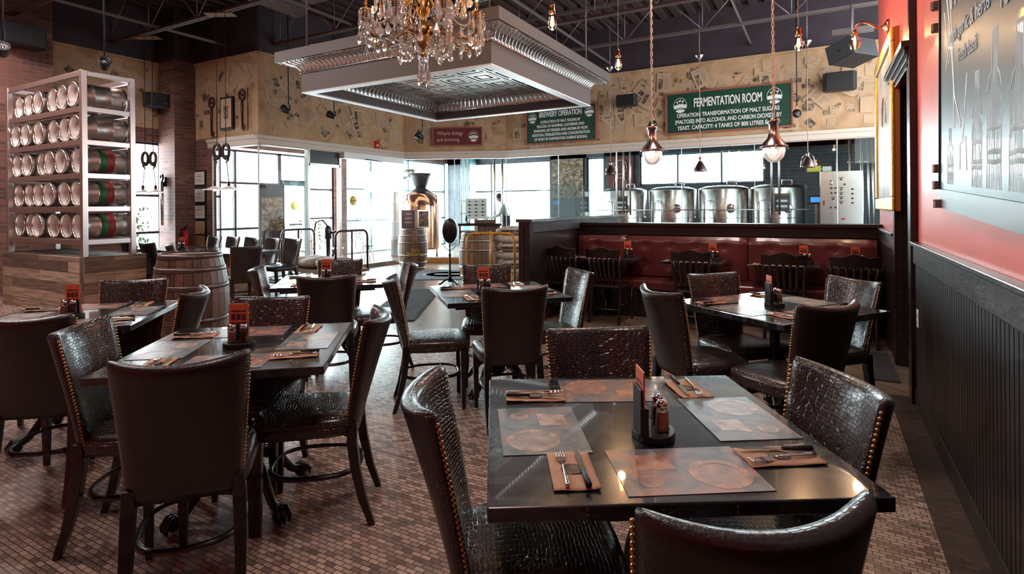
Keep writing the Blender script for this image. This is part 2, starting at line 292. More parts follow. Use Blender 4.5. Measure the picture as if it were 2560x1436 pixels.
def text(body, size, loc, rot, m, parent, name='lettering', extrude=.003, align='CENTER', sx=1, bold=0, fit=None):
    c = bpy.data.curves.new(name, 'FONT'); c.body = body; c.size = size; c.align_x = align; c.align_y = 'CENTER'; c.extrude = extrude; c.offset = bold
    c.materials.append(M[m]); o = bpy.data.objects.new(name, c); COL.objects.link(o); o.location = loc; o.rotation_euler = rot; o.scale = (sx, 1, 1)
    me = bpy.data.meshes.new_from_object(o); me.name = name; me.polygons.foreach_set('use_smooth', [False] * len(me.polygons)); ex = [v.co.x for v in me.vertices] or [0, 1]
    if fit: sx = fit / (max(ex) - min(ex))
    q = bpy.data.objects.new(name, me); q.location = loc; q.rotation_euler = rot; q.scale = (sx, 1, 1)
    bpy.data.objects.remove(o); bpy.data.curves.remove(c); q.name = name; COL.objects.link(q)
    if parent: q.parent = parent
    return q
def rotz(a): return Matrix.Rotation(R(a), 4, 'Z')

# ================================================================ THE SETTING
f = MB()
f.bb(-14, .42, -4, 5.02, -.1, 0, 0); f.bb(.42, .8, -4, 5.02, -.1, 0, 1); f.bb(-12.2, 3.5, 5.02, 17.2, -.1, 0, 2)
struct(f.build('floor', ['mosaic', 'mosaic_dark', 'stone']))
struct(MB().bb(-40, -12.35, -20, 40, -.12, -.02).bb(-12.35, 20, 17.35, 50, -.12, -.02).build('ground', 'ext'))
# ceiling deck with its ribs, and bar joists every 1.7 m
c = MB().bb(-14, 3.5, -4, 12.6, 5.62, 5.75)
for i in range(58): c.bb(-13.9 + i * .3, -13.76 + i * .3, -4, 12.6, 5.56, 5.62)
struct(c.build('ceiling', 'deck'))
struct(MB().bb(-12.2, 3.5, 12.72, 17.2, 3.35, 3.5).build('ceiling', 'brick_dark'))
def joist(y, x0=-13.2, x1=3.2):
    j = MB(); z0, z1 = 4.70, 5.5
    for d in (-.03, .03):
        j.bb(x0, x1, y + d - .02, y + d + .02, z0, z0 + .012); j.bb(x0, x1, y + d - .004, y + d + .004, z0, z0 + .05)
        j.bb(x0, x1, y + d - .02, y + d + .02, z1, z1 + .06)
    n = int((x1 - x0) / .75)
    for i in range(n):
        a = x0 + i * .75; p, q = ((a, y, z0 + .03), (a + .75, y, z1)) if i % 2 else ((a, y, z1), (a + .75, y, z0 + .03)); j.tube([p, q], .012, 6)
        if i % 2 == 0: j.tube([(a + .75, y, z0 + .03), (a + .75, y, z1)], .010, 6)
    struct(j.build('ceiling_joist', 'joist'))
for k in range(8): joist(.75 + 1.7 * k)
b_ = MB()
for x in (-10.55, -7.42, -4.3, -1.27):
    b_.bb(x - .02, x + .02, -3, 12.6, 4.755, 4.765); b_.bb(x - .003, x + .003, -3, 12.6, 4.72, 4.76)
struct(b_.build('trim_1', 'joist'))
d_ = MB().tube([(-8.3, 2.5, 5.2), (-8.35, 7.1, 5.2)], .28, 28).tube([(-8.3, 4.0, 5.2), (-8.3, 4.06, 5.2)], .295, 28).tube([(-8.33, 5.6, 5.2), (-8.33, 5.66, 5.2)], .295, 28)
tag(d_.build('air_duct', 'duct'), 'round grey air duct running between the joists beyond the keg rack', 'duct')
tag(MB().box((-7.5, 6.6, 5.1), (.7, .7, .16)).box((-7.5, 6.6, 5.01), (.62, .62, .02)).build('air_diffuser', 'duct', bevel=.01), 'flat rectangular grey box hung beside the round air duct', 'vent')
h_ = MB().box((.1, 8.6, 5.05), (1.3, .7, .5)).box((-.25, 8.2, 4.95), (.08, .1, .5)); tag(h_.build('unit_heater', 'duct', bevel=.02), 'grey sheet metal heater box hung in the joists by the red wall', 'heater')

def papered(p0, p1, z0, z1, name, top_z=5.62, seed=1, th=.14, n=60):
    """wall piece papered with newsprint from z0 to z1, dark paint above"""
    rr = random.Random(seed); a, b = Vector((*p0, 0)), Vector((*p1, 0)); t = (b - a); Ln = t.length; t.normalize(); nrm = Vector((t.y, -t.x, 0))
    mt = Matrix(((t.x, nrm.x, 0, a.x), (t.y, nrm.y, 0, a.y), (0, 0, 1, 0), (0, 0, 0, 1)))   # x along, y out of wall, z up
    g = MB(); g.bb(0, Ln, -th, 0, z0, z1, 0, mt); g.bb(0, Ln, -th, -.02, z1, top_z, 1, mt); g.bb(0, Ln, -.02, .035, z1 - .05, z1, 0, mt)
    k = 0
    for i in range(int(n * 1.5)):
        wd, hg = rr.choice(((.16, .2), (.1, .14), (.22, .3), (.3, .42), (.42, .3), (.08, .08), (.2, .07), (.14, .14))); an = rr.choice((0, 0, 38, -42, 25, 50, -30, 90)) + rr.uniform(-6, 6)
        x = rr.uniform(.15, Ln - .15); z = rr.uniform(z0 + .12, z1 - .15); m = rr.choice((2, 3, 3, 4, 5))
        if wd > .25: m = 2
        if m == 3: wd *= .6; hg *= .6
        ca, sa = math.cos(R(an)), math.sin(R(an)); y = .0015 + k * .00008; k += 1
        pts = [(x + (u * ca - v * sa), y, z + (u * sa + v * ca)) for u, v in ((-wd / 2, -hg / 2), (wd / 2, -hg / 2), (wd / 2, hg / 2), (-wd / 2, hg / 2))]
        if any(q[0] < .01 or q[0] > Ln - .01 or q[2] < z0 + .01 or q[2] > z1 - .06 for q in pts): continue
        g.add(pts, [(3, 2, 1, 0)], m, False, mt)
        if wd > .25:   # a small headline and picture on the large sheets
            for (u0, u1, v0, v1, mm) in ((-.38, .38, .3, .38, 4), (-.38, -.05, -.35, .2, 3 if rr.random() < .5 else 4), (.05, .38, -.35, .2, 4)):
                q = [(x + (u * wd * ca - v * hg * sa), y + .0004, z + (u * wd * sa + v * hg * ca)) for u, v in ((u0, v0), (u1, v0), (u1, v1), (u0, v1))]
                g.add(q, [(3, 2, 1, 0)], mm, False, mt)
    return struct(g.build(name, ['paper_wall', 'soffit', 'clip_light', 'clip_dark', 'clip_text', 'clip_head']))
PA, PB, PC, PD = (3.2, 12.5), (-7.1, 12.5), (-9.5, 11.35), (-9.6, 7.15)
papered(PB, PA, 2.86, 4.5, 'wall_back', seed=3, n=230)
papered(PC, PB, 2.86, 4.5, 'wall_diagonal', seed=5, n=60)
papered(PD, PC, 2.86, 4.5, 'wall_vestibule', seed=6, n=95)
papered((-12.2, 7.15), PD, 2.9, 4.5, 'wall_vestibule_front', seed=8, n=55)
papered((-12.2, 4.6), (-12.2, 7.15), 3.12, 4.5, 'wall_left', seed=9, n=60)
def trimline(pts, z, name):
    g = MB()
    for p0, p1 in zip(pts[:-1], pts[1:]):
        a, b = Vector((*p0, 0)), Vector((*p1, 0)); t = b - a; Ln = t.length; t.normalize(); nr = Vector((t.y, -t.x, 0))
        mt = Matrix(((t.x, nr.x, 0, a.x), (t.y, nr.y, 0, a.y), (0, 0, 1, 0), (0, 0, 0, 1)))
        g.bb(-.03, Ln + .03, -.14, .03, z, z + .10, 0, mt); g.bb(-.04, Ln + .04, -.14, .055, z + .10, z + .17, 0, mt); g.bb(-.02, Ln + .02, -.14, .012, z - .02, z, 0, mt)
    struct(g.build(name, 'cream', bevel=.006))
trimline([(-11.15, 7.15), PD, PC, PB, PA], 2.70, 'trim_2')
# glass front of the brewery and the vestibule, with its joints
gn = [0]
def glasspanel(p0, p1, z0, z1, frame='white', fw=.005):
    gn[0] += 1; a, b = Vector((*p0, 0)), Vector((*p1, 0)); t = b - a; Ln = t.length; t.normalize(); nr = Vector((t.y, -t.x, 0))
    mt = Matrix(((t.x, nr.x, 0, a.x), (t.y, nr.y, 0, a.y), (0, 0, 1, 0), (0, 0, 0, 1)))
    r_ = struct(MB().bb(0, fw, -.02, .012, z0, z1, 0, mt).bb(Ln - fw, Ln, -.02, .012, z0, z1, 0, mt).bb(0, Ln, -.02, .012, z0, z0 + .03, 0, mt).build('window_%d' % gn[0], frame))
    MB().bb(fw, Ln - fw, -.008, .0, z0 + .03, z1, 0, mt).build('pane', 'gpane', r_)
def lerp(a, b, t): return (a[0] + (b[0] - a[0]) * t, a[1] + (b[1] - a[1]) * t)
for i in range(7): glasspanel(lerp(PB, PA, i / 7), lerp(PB, PA, (i + 1) / 7), .12, 2.69)
for i in range(2): glasspanel(lerp(PC, PB, i / 2), lerp(PC, PB, (i + 1) / 2), .12, 2.69)
glasspanel((-9.6, 7.15), (-9.6, 8.33), .05, 2.69); glasspanel((-9.58, 9.22), PC, .05, 2.62)
glasspanel((-11.05, 7.15), (-9.6, 7.15), .05, 2.69)
k_ = MB()
for p0, p1 in ((PC, PB), (PB, PA)):
    a, b = Vector((*p0, 0)), Vector((*p1, 0)); t = (b - a).normalized(); k_.tube([a + Vector((0, 0, .06)), b + Vector((0, 0, .06))], .085, 4)
struct(k_.build('baseboard_back', 'woodside'))
o_ = MB()     # metal frame round the open way into the vestibule
for y in (8.33, 9.22): o_.bb(-9.65, -9.55, y - .03, y + .03, 0, 2.7)
o_.bb(-9.65, -9.55, 8.33, 9.22, 2.34, 2.40); o_.bb(-9.63, -9.57, 8.36, 9.19, 2.40, 2.70, 1)
struct(o_.build('door_1', ['steel', 'darkwood']))
o_ = struct(MB().bb(-9.6, -9.45, 9.24, 11.3, 2.56, 2.7).bb(-9.56, -9.50, 9.24, 11.3, .0, .09, 1).build('door_2', ['white', 'oak1']))
MB().tube([(-9.44, 9.9, 2.58), (-9.32, 10.15, 2.55), (-9.42, 10.45, 2.55)], .012, 6).build('door_closer', 'black', o_)
# outer wall x=-12.2 : brick with window, brick column, storefront of the vestibule and brewery
W = MB(); X0, X1 = -12.4, -12.2
W.bb(X0, X1, 4.6, 6.15, 0, 3.12); W.bb(X0, X1, 6.77, 7.4, 0, 3.12); W.bb(X0, X1, 6.15, 6.77, 2.83, 3.12); W.bb(X0, X1, 6.15, 6.77, 0, .38)
W.bb(X0, -11.92, -4, 4.75, 0, 5.62); W.bb(X0, X1, 7.15, 7.4, 3.12, 3.4)
struct(W.build('wall_left', 'brick_x'))
struct(MB().bb(-12.2, -11.05, 7.15, 7.33, 0, 2.9).build('wall_vestibule_front', 'brick_y'))
cb = struct(MB().bb(-12.2, -11.62, 6.70, 7.149, 0, 4.5, 0).bb(-12.2, -11.62, 6.70, 7.149, 4.5, 5.62, 1).build('trim_3', ['brick_xy', 'soffit']))
def window(name, axis, fixed, a0, a1, z0, z1, vs=(), hs=(), fr='frame_dark', fw=.05, dp=.08):
    """frame in plane x=fixed ('x') or y=fixed ('y'), mullions at vs, transoms at hs"""
    g = MB(); p = MB()
    def bx(b, u0, u1, w0, w1, d):
        if axis == 'x': b.bb(fixed - d / 2, fixed + d / 2, u0, u1, w0, w1)
        else: b.bb(u0, u1, fixed - d / 2, fixed + d / 2, w0, w1)
    bx(g, a0, a0 + fw, z0, z1, dp); bx(g, a1 - fw, a1, z0, z1, dp); bx(g, a0, a1, z0, z0 + fw, dp); bx(g, a0, a1, z1 - fw, z1, dp)
    for v in vs: bx(g, v - fw / 2, v + fw / 2, z0, z1, dp)
    for h in hs: bx(g, a0, a1, h - fw / 2, h + fw / 2, dp * .9)
    r_ = struct(g.build(name, fr)); bx(p, a0 + fw, a1 - fw, z0 + fw, z1 - fw, .006); p.build('pane', 'pane', r_); return r_
window('window_20', 'x', -12.3, 6.15, 6.77, .38, 2.83, (), (1.72, .95))
window('window_21', 'x', -12.3, 7.4, 9.75, .05, 2.85, (8.5,), (2.05, .95), 'frame_dark')
dr = window('door_3', 'x', -12.3, 9.75, 10.62, .03, 2.12, (), (), 'frame_teal', .09)
MB().bb(-12.22, -12.2, 10.0, 10.4, .98, 1.03).build('push_bar', 'frame_dark', dr)
MB().tube([(-12.24, 10.18, 1.5), (-12.235, 10.18, 1.5)], .12, 20).build('round_sticker', 'yellowlabel', dr)
window('window_22', 'x', -12.3, 9.75, 10.62, 2.12, 2.85)
window('window_23', 'x', -12.3, 10.62, 11.56, .05, 2.9, (), (1.95, 1.15))
struct(MB().bb(-12.4, -12.2, 11.56, 12.02, 0, 3.4).bb(-12.4, -12.2, 7.4, 11.56, 2.9, 3.4).bb(-12.4, -12.2, 12.02, 17.2, 3.05, 3.4).build('wall_left', 'brick_x'))
window('window_24', 'x', -12.3, 12.02, 17.0, .05, 3.05, (13.1, 14.9), (2.0, 1.05), 'frame_teal')
Y0 = 17.1      # far wall of the brewery
B = MB(); Y1 = 17.3
B.bb(-12.2, -11.6, Y0, Y1, 0, 3.4); B.bb(-8.0, -6.7, Y0, Y1, 0, 3.4); B.bb(-6.1, -4.95, Y0, Y1, 0, 3.4); B.bb(-1.4, 3.5, Y0, Y1, 0, 3.4)
B.bb(-12.2, 3.5, Y0, Y1, 3.0, 3.4); B.bb(-4.95, -1.4, Y0, Y1, 0, 2.05)
struct(B.build('wall_brewery', 'brick_dark'))
struct(MB().bb(3.3, 3.5, 12.6, 17.2, 0, 3.4).build('wall_brewery_right', 'brick_dark'))
window('window_25', 'y', 17.2, -11.6, -8.0, .1, 3.0, (-10.35,), (1.98,), 'frame_dark')
window('window_26', 'y', 17.2, -6.7, -6.1, .1, 3.0, (), (), 'frame_teal')
window('window_27', 'y', 17.2, -4.95, -1.4, 2.05, 3.0, (-3.8, -2.55), (), 'frame_teal')
struct(MB().bb(-11.3, -10.95, 16.7, 17.08, 0, 3.35).build('trim_4', 'frame_teal'))
# right wall: red above the dark beadboard, doorway, end towards the booths
Rw = MB(); Rw.bb(.59, .75, -4, 5.02, 1.15, 5.62); Rw.bb(.59, .75, 5.02, 5.95, 2.45, 5.62); Rw.bb(.59, .75, 5.95, 7.85, 1.15, 5.62)
Rw.bb(.59, .75, -4, 5.02, 0, 1.15); Rw.bb(.59, .75, 5.95, 7.85, 0, 1.15)
struct(Rw.build('wall_right', 'red'))
for y0, y1 in ((-4, 4.83), (6.06, 7.49)):
    v = MB().bb(.572, .59, y0, y1, .12, 1.03); n_ = int((y1 - y0) / .055)
    for i in range(n_): v.bb(.566, .572, y0 + i * .055 + .004, y0 + i * .055 + .049, .12, 1.03)
    struct(v.build('trim_5', 'wain')); struct(MB().bb(.556, .59, y0, y1, 1.0, 1.13).bb(.535, .59, y0, y1, 1.13, 1.155).build('trim_6', 'darkgrain', bevel=.004))
    struct(MB().bb(.562, .59, y0, y1, 0, .12).bb(.568, .59, y0, y1, .12, .135).build('baseboard_right', 'darkwood', bevel=.003))
struct(MB().bb(.545, .59, 4.84, 4.90, 0, 5.6).build('trim_7', 'darkwood'))
ds = MB(); ds.bb(.55, .60, 4.92, 5.04, 0, 2.45); ds.bb(.55, .60, 5.93, 6.05, 0, 2.45); ds.bb(.59, .75, 5.02, 5.045, 0, 2.45); ds.bb(.59, .75, 5.925, 5.95, 0, 2.45)
for i, (e, zz) in enumerate(((0, 2.42), (.02, 2.46), (.045, 2.50), (.075, 2.54))): ds.bb(.55 - e * .7, .60, 4.92 - e, 6.05 + e, zz, zz + .045)
d4 = struct(ds.build('door_4', 'darkwood', bevel=.004))
MB().bb(.76, .80, 4.9, 6.0, 0, 2.5).build('door_leaf', 'darkwood', d4)
for yy, zz in ((4.98, .42), (5.99, .42)): MB().box((.546, yy, zz), (.01, .04, .04), mtx=None).build('metal_stud', 'chrome', d4)
# booth ledge wall
L_ = MB(); L_.bb(-3.05, .59, 7.55, 7.68, 0, 1.15, 0); L_.bb(-3.05, .585, 7.46, 7.74, 1.15, 1.19, 0); L_.bb(-3.05, .585, 7.50, 7.56, 1.03, 1.15, 0)
struct(L_.build('wall_booth', ['darkwood'], bevel=.004))
Pn = MB(); Pn.bb(-3.14, -3.05, 5.92, 9.4, 0, 1.235, 0); Pn.bb(-3.20, -2.99, 5.86, 9.45, 1.235, 1.275, 1); Pn.bb(-3.045, -3.03, 5.95, 7.5, 1.11, 1.235, 1)
Pn.bb(-3.17, -3.02, 5.87, 5.98, 0, 1.235, 0); Pn.bb(-3.115, -3.10, 5.86, 5.87, .05, 1.2, 0)
struct(Pn.build('wall_booth_partition', ['darkwood', 'darkgrain'], bevel=.004))
gs = MB().bb(-3.11, -3.10, 6.25, 9.1, 1.275, 1.72); tag(gs.build('glass_screen', 'gpane'), 'clear glass screen standing on top of the dark booth partition', 'glass screen')
struct(MB().bb(-13.9, .75, -4.2, -4.0, 0, 5.62).build('wall_front', 'red'))
struct(MB().bb(.81, 1.5, 4.9, 6.0, 0, 2.6).build('wall_doorway', 'soffit'))

# ================================================================ LEATHER CHAIRS
def leather_chair():
    t = thing('dining_chair', 'x', 'chair')
    # backrest: concave shell with rounded rim
    b = MB(); NV, NU = 16, 16; vs = []; ring = 0
    def prof(v): return .175 + .035 * v, -.185 - .085 * v ** 1.2, .40 + .488 * v, .012 + .062 * v
    def pt(u, v, d):
        hw, yb, z, cv = prof(v); return (hw * u, yb - cv * (1 - u * u) - d, z + .018 * v * u * u)
    for i in range(NV + 3):
        v = min(i / NV, 1); sh = 0; dz = 0
        if i > NV: q = (i - NV) / 2; sh = (1 - math.cos(q * PI / 2)) * .9; dz = math.sin(q * PI / 2) * .018
        lo = []
        th = .026
        for k in range(NU + 1): u = -1 + 2 * k / NU; x, y, z = pt(u * .97, v, 0); lo.append((x, y + th * (1 - sh) * (.75 if abs(u) == 1 else 1), z + dz))
        lo.append((pt(1, v, 0)[0] + .006 * (1 - sh), pt(1, v, 0)[1], pt(1, v, 0)[2] + dz))
        for k in range(NU + 1): u = 1 - 2 * k / NU; x, y, z = pt(u * .97, v, 0); lo.append((x, y - th * (1 - sh) * (.75 if abs(u) == 1 else 1), z + dz))
        lo.append((-pt(1, v, 0)[0] - .006 * (1 - sh), pt(-1, v, 0)[1], pt(1, v, 0)[2] + dz))
        ring = len(lo); vs += lo
    fs = [(i * ring + k, i * ring + (k + 1) % ring, (i + 1) * ring + (k + 1) % ring, (i + 1) * ring + k) for i in range(NV + 2) for k in range(ring)]
    rear = [h_ for h_ in range(len(fs)) if (h_ % ring) > NU + 1]
    h = NU + 1
    for base, flip in ((0, True), ((NV + 2) * ring, False)):
        for k in range(NU):
            q = (base + k, base + k + 1, base + 2 * h + 1 - 1 - k - 0, base + 2 * h - k + 1 - 0)
            a, b2 = base + k, base + k + 1; c2, d2 = base + 2 * h - k - 1, base + 2 * h - k
            fs.append((a, b2, c2, d2) if not flip else (d2, c2, b2, a))
    b.add(vs, fs, 0, True)
    for h_ in rear: b.mi[h_] = 1
    b.build('backrest', ['leather', 'leather_plain'], t)
    for s in (-1, 1):
        n = MB()
        for i in range(34):
            v = .03 + .94 * i / 33; x, y, z = pt(s, v, 0); n.ball((x + s * .005, y + .012, z), .0063, 6)
        n.build('nailhead_trim', 'brass_nail', t)
    # seat cushion
    sv = []; K = 36; lay = ((.86, .405), (.97, .412), (1, .43), (1, .455), (.975, .475), (.90, .488), (.7, .496), (.35, .50))
    for sc, z in lay:
        for k in range(K):
            a = 2 * PI * k / K; ca, sa = math.cos(a), math.sin(a); e = .42
            x = math.copysign(abs(ca) ** e, ca); y = math.copysign(abs(sa) ** e, sa)
            hw = .205 + .028 * (y + 1) / 2; sv.append((x * hw * sc, .005 + y * .228 * sc + (.012 * (1 - x * x) if y > 0 else 0), z))
    n = len(lay); fs = [(i * K + k, i * K + (k + 1) % K, (i + 1) * K + (k + 1) % K, (i + 1) * K + k) for i in range(n - 1) for k in range(K)] + [tuple(range(K - 1, -1, -1)), tuple((n - 1) * K + k for k in range(K))]
    MB().add(sv, fs, 0, True).build('seat', 'leather', t)
    for s in (-1, 1):
        a = MB(); vs = []
        def leg(path, wd):
            m = MB(); vs = []
            for (x, y, z), w_ in zip(path, wd): vs += [(x - w_, y - w_, z), (x + w_, y - w_, z), (x + w_, y + w_, z), (x - w_, y + w_, z)]
            f_ = [(i * 4 + k, i * 4 + (k + 1) % 4, i * 4 + 4 + (k + 1) % 4, i * 4 + 4 + k) for i in range(len(path) - 1) for k in range(4)] + [(3, 2, 1, 0), tuple(len(vs) - 4 + k for k in range(4))]
            m.add(vs, f_, 0, False); m.build('leg', 'legwood', t, bevel=.003)
        leg([(s * .19, .195, 0), (s * .19, .195, .42)], (.013, .022))
        leg([(s * .178, -.285, 0), (s * .177, -.245, .12), (s * .175, -.215, .26), (s * .172, -.200, .38), (s * .170, -.205, .46)], (.014, .018, .021, .022, .019))
    hp = []
    for k in range(28):
        a = 2 * PI * k / 28; ca, sa = math.cos(a), math.sin(a); hp.append((math.copysign(abs(ca) ** .75, ca) * .178, -.02 + math.copysign(abs(sa) ** .75, sa) * .20, .225))
    MB().tube(hp, .009, 8, closed=True, flat=1.5).build('stretcher', 'legwood', t)
    return t
chairP = Proto(leather_chair())
def chair(mid, face, label, group='crocodile leather dining chairs'):
    """mid: middle between the two top corners of the back; face: heading of the sitter"""
    a = R(face); d = .27; chairP.put((mid[0] + math.cos(a) * d, mid[1] + math.sin(a) * d, 0), face - 90, label, group)
TN = {'T1': 'front right table', 'T2': 'front left table', 'T3': 'left edge table', 'T4': 'sack cart table', 'T5': 'middle aisle table', 'T6': 'right rear table'}
C_ = [('T1', 'left', (-.95, 1.27), 33, 'large in the foreground'), ('T1', 'right', (.03, 1.88), 211, 'studs facing the right wall'), ('T1', 'far', (-.81, 2.18), 304, 'its reddish back upright'),
      ('T1', 'near', (-.10, 1.03), 126, 'at the bottom edge'), ('T2', 'left', (-2.84, 1.24), 39, 'bluish shine on its back'), ('T2', 'near', (-1.93, 1.13), 141, 'plain back to the viewer'),
      ('T2', 'right', (-1.90, 2.02), 218, 'standing apart'), ('T2', 'far', (-2.75, 2.13), 300, 'only its back showing'), ('T3', 'near', (-3.36, 1.22), 128, 'dark and half out of the picture'),
      ('T3', 'far', (-4.34, 2.21), 315, 'in front of the wooden crate'), ('T3', 'right', (-3.47, 2.10), 225, 'beside the big barrel'), ('T3', 'left', (-4.9, 1.22), 40, 'a sliver at the picture edge'),
      ('T4', 'left', (-4.22, 3.15), 45, 'seen from its side'), ('T4', 'near', (-3.27, 3.01), 134, 'its plain back to the viewer'), ('T4', 'far', (-4.13, 3.98), 306, 'before the cart of sacks'),
      ('T4', 'right', (-3.33, 4.02), 228, 'farther of the two in the aisle'), ('T5', 'left', (-2.70, 3.13), 40, 'striped shine on its seat'), ('T5', 'near', (-1.71, 3.12), 131, 'plain back centred in the photo'),
      ('T5', 'right', (-1.69, 4.13), 227, 'bright scaled back'), ('T5', 'far', (-2.58, 4.19), 304, 'before the yellow cart'), ('T6', 'left', (-.86, 3.42), 46, 'curved back seen from behind'),
      ('T6', 'far', (-.71, 4.34), 315, 'reddish brown inner back'), ('T6', 'right', (.18, 4.41), 223, 'close to the doorway'), ('T6', 'near', (.02, 3.29), 141, 'dark back towards the viewer')]
for tb, side, mid, face, ex in C_: chair(mid, face, 'leather chair %s the %s, %s' % ({'left': 'left of', 'right': 'right of', 'far': 'beyond', 'near': 'before'}[side], TN[tb], ex))

# ================================================================ SQUARE TABLES with claw foot bases
def square_table(sx=.92, sy=.92):
    t = thing('dining_table', 'x', 'table')
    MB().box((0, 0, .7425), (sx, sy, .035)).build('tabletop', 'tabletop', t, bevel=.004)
    g = MB(); q = .07
    g.bb(-sx / 2 + q, sx / 2 - q, -sx / 2 + q, -sx / 2 + q + .02, .70, .725); g.bb(-sx / 2 + q, sx / 2 - q, sy / 2 - q - .02, sy / 2 - q, .70, .725)
    g.bb(-sx / 2 + q, -sx / 2 + q + .02, -sx / 2 + q, sy / 2 - q, .70, .725); g.bb(sx / 2 - q - .02, sx / 2 - q, -sx / 2 + q, sy / 2 - q, .70, .725); g.build('apron', 'darkwood', t)
    MB().lathe([(.05, .12), (.075, .14), (.06, .18), (.035, .2), (.045, .26), (.06, .33), (.045, .4), (.032, .44), (.03, .6), (.045, .62), (.05, .66), (.12, .68), (.12, .70)], n=20).build('pedestal', 'iron', t)
    for k in range(4):
        m = rotz(45 + 90 * k); l = MB()
        l.tube([(.04, 0, .20), (.10, 0, .215), (.16, 0, .185), (.215, 0, .12), (.26, 0, .065), (.31, 0, .045)], [.03, .036, .03, .022, .019, .022], 10, mtx=m)
        l.ball((.315, 0, .036), .034, 10, mtx=m)
        for a in (-1, 0, 1): l.tube([(.29, a * .016, .06), (.325, a * .026, .066), (.352, a * .026, .035), (.352, a * .022, .008)], [.009, .012, .010, .006], 6, mtx=m)
        l.tube([(.05, 0, .26), (.09, 0, .29), (.11, 0, .25), (.09, 0, .23)], .01, 6, mtx=m)
        l.build('claw_foot', 'iron', t)
    return t
tabP = Proto(square_table())
def paper_mesh(sx, sy, z=.0012): return MB().bb(-sx / 2, sx / 2, -sy / 2, sy / 2, 0, z)
def mk(name, cat, fn):
    t = thing(name, 'x', cat); fn(t); return Proto(t)
def f_mat(mn):
    def f_(t):
        paper_mesh(.345, .24).build('sheet', mn, t)
        g = MB(); g.lathe([(.055, 0), (.055, .0003), (.075, .0003), (.075, 0)], (.08, -.03, .0012), 28, smooth=False); g.lathe([(.02, 0), (.02, .0003), (.03, .0003), (.03, 0)], (-.10, -.055, .0012), 20, smooth=False)
        g.prism([(-.12, .0), (-.02, .0), (-.02, .085), (-.10, .085)], .0012, .0015); g.build('print', 'ringw' if mn == 'mat' else 'ringr', t)
    return f_
def f_nap(t):
    rr = random.Random(4); g = MB(); nx, ny = 7, 12; vs = []
    for z0 in (0, 1):
        for j in range(ny + 1):
            for i in range(nx + 1):
                x = -.055 + .11 * i / nx; y = -.1 + .2 * j / ny; z = .002 + z0 * .0022 + .0012 * math.sin(i * 1.3 + j * .9) + (.004 if i == nx and j < 4 else 0); vs.append((x, y, z))
    n = (nx + 1) * (ny + 1); fs = []
    for j in range(ny):
        for i in range(nx): a = j * (nx + 1) + i; fs += [(a + nx + 1, a + nx + 2, a + 1, a), (n + a, n + a + 1, n + a + nx + 2, n + a + nx + 1)]
    for j in range(ny): a = j * (nx + 1); b = a + nx; fs += [(a, n + a, n + a + nx + 1, a + nx + 1), (b + nx + 1, n + b + nx + 1, n + b, b)]
    for i in range(nx): b = ny * (nx + 1) + i; fs += [(i + 1, n + i + 1, n + i, i), (b, n + b, n + b + 1, b + 1)]
    g.add(vs, fs, 0, True); g.build('paper', 'kraft', t)
    MB().lathe([(.024, 0), (.024, .0004), (.028, .0004), (.028, 0)], (0, 0, .0062), 20, smooth=False).bb(-.018, .018, -.006, .006, .0062, .0066).build('printed_mark', 'clip_dark', t)
def f_fork(t):
    g = MB(); g.tube([(0, -.095, .003), (0, -.08, .003), (0, 0, .005), (0, .03, .004)], [.007, .0065, .003, .003], 8, flat=.45)
    g.add([(-.004, .03, .003), (.004, .03, .003), (.012, .055, .001), (-.012, .055, .001), (-.004, .03, .0055), (.004, .03, .0055), (.012, .055, .0035), (-.012, .055, .0035)], [(3, 2, 1, 0), (4, 5, 6, 7), (0, 1, 5, 4), (1, 2, 6, 5), (2, 3, 7, 6), (3, 0, 4, 7)])
    for k in range(4): g.tube([(-.0105 + k * .007, .053, .0022), (-.010 + k * .0067, .075, .0025), (-.009 + k * .006, .098, .0055)], [.0022, .0019, .0012], 6)
    g.build('fork_body', 'cutlery', t)
def f_knife(t):
    MB().tube([(0, -.10, .006), (0, -.02, .006)], [.0085, .0065], 8, flat=.8).build('handle', 'black', t)
    MB().prism([(-.006, -.02), (.007, -.02), (.0075, .06), (.003, .095), (-.006, .08)], .004, .006).build('blade', 'cutlery', t)
P_mat = mk('placemat', 'placemat', f_mat('mat')); P_mat2 = mk('placemat', 'placemat', f_mat('mat2')); P_nap = mk('paper_napkin', 'napkin', f_nap); P_fork = mk('fork', 'fork', f_fork); P_knife = mk('table_knife', 'knife', f_knife)
def f_caddy(t):
    MB().prism([(.06 * math.cos(a) * 1.25, .06 * math.sin(a)) for a in [k * PI / 12 for k in range(24)]], 0, .022).build('tray', 'black', t, bevel=.003)
    g = MB().bb(-.062, .028, .030, .036, .022, .10).bb(-.062, .028, .044, .050, .022, .15).bb(-.066, -.060, .028, .052, .022, .10); g.build('card_holder', 'black', t, bevel=.002)
def f_menu(t):
    MB().bb(-.045, .045, -.002, .002, 0, .175).build('card', 'menu', t)
    g = MB(); 
    for s in (-1, 1):
        y0, y1 = (s * .0023 - .0002, s * .0023 + .0002)
        g.bb(-.035, .035, y0, y1, .135, .142)
        for k in range(2):
            for i in range(3): g.bb(-.034 + i * .024, -.014 + i * .024, y0, y1, .055 + k * .04, .085 + k * .04)
    g.build('print', 'menu_dark', t)
def f_shaker(cont):
    def f_(t):
        MB().lathe([(.019, 0), (.0215, .006), (.021, .012), (.0185, .05), (.0175, .062), (.0145, .07)], n=8, smooth=False, cap=True).build('glass_jar', 'jar', t)
        MB().lathe([(.0165, .004), (.0165, .05), (.0160, .052)], n=8).build('contents', cont, t)
        MB().lathe([(.0155, .068), (.0165, .07), (.0165, .080), (.012, .087), (0.0001, .089)], n=16).build('cap', 'chrome', t)
    return f_
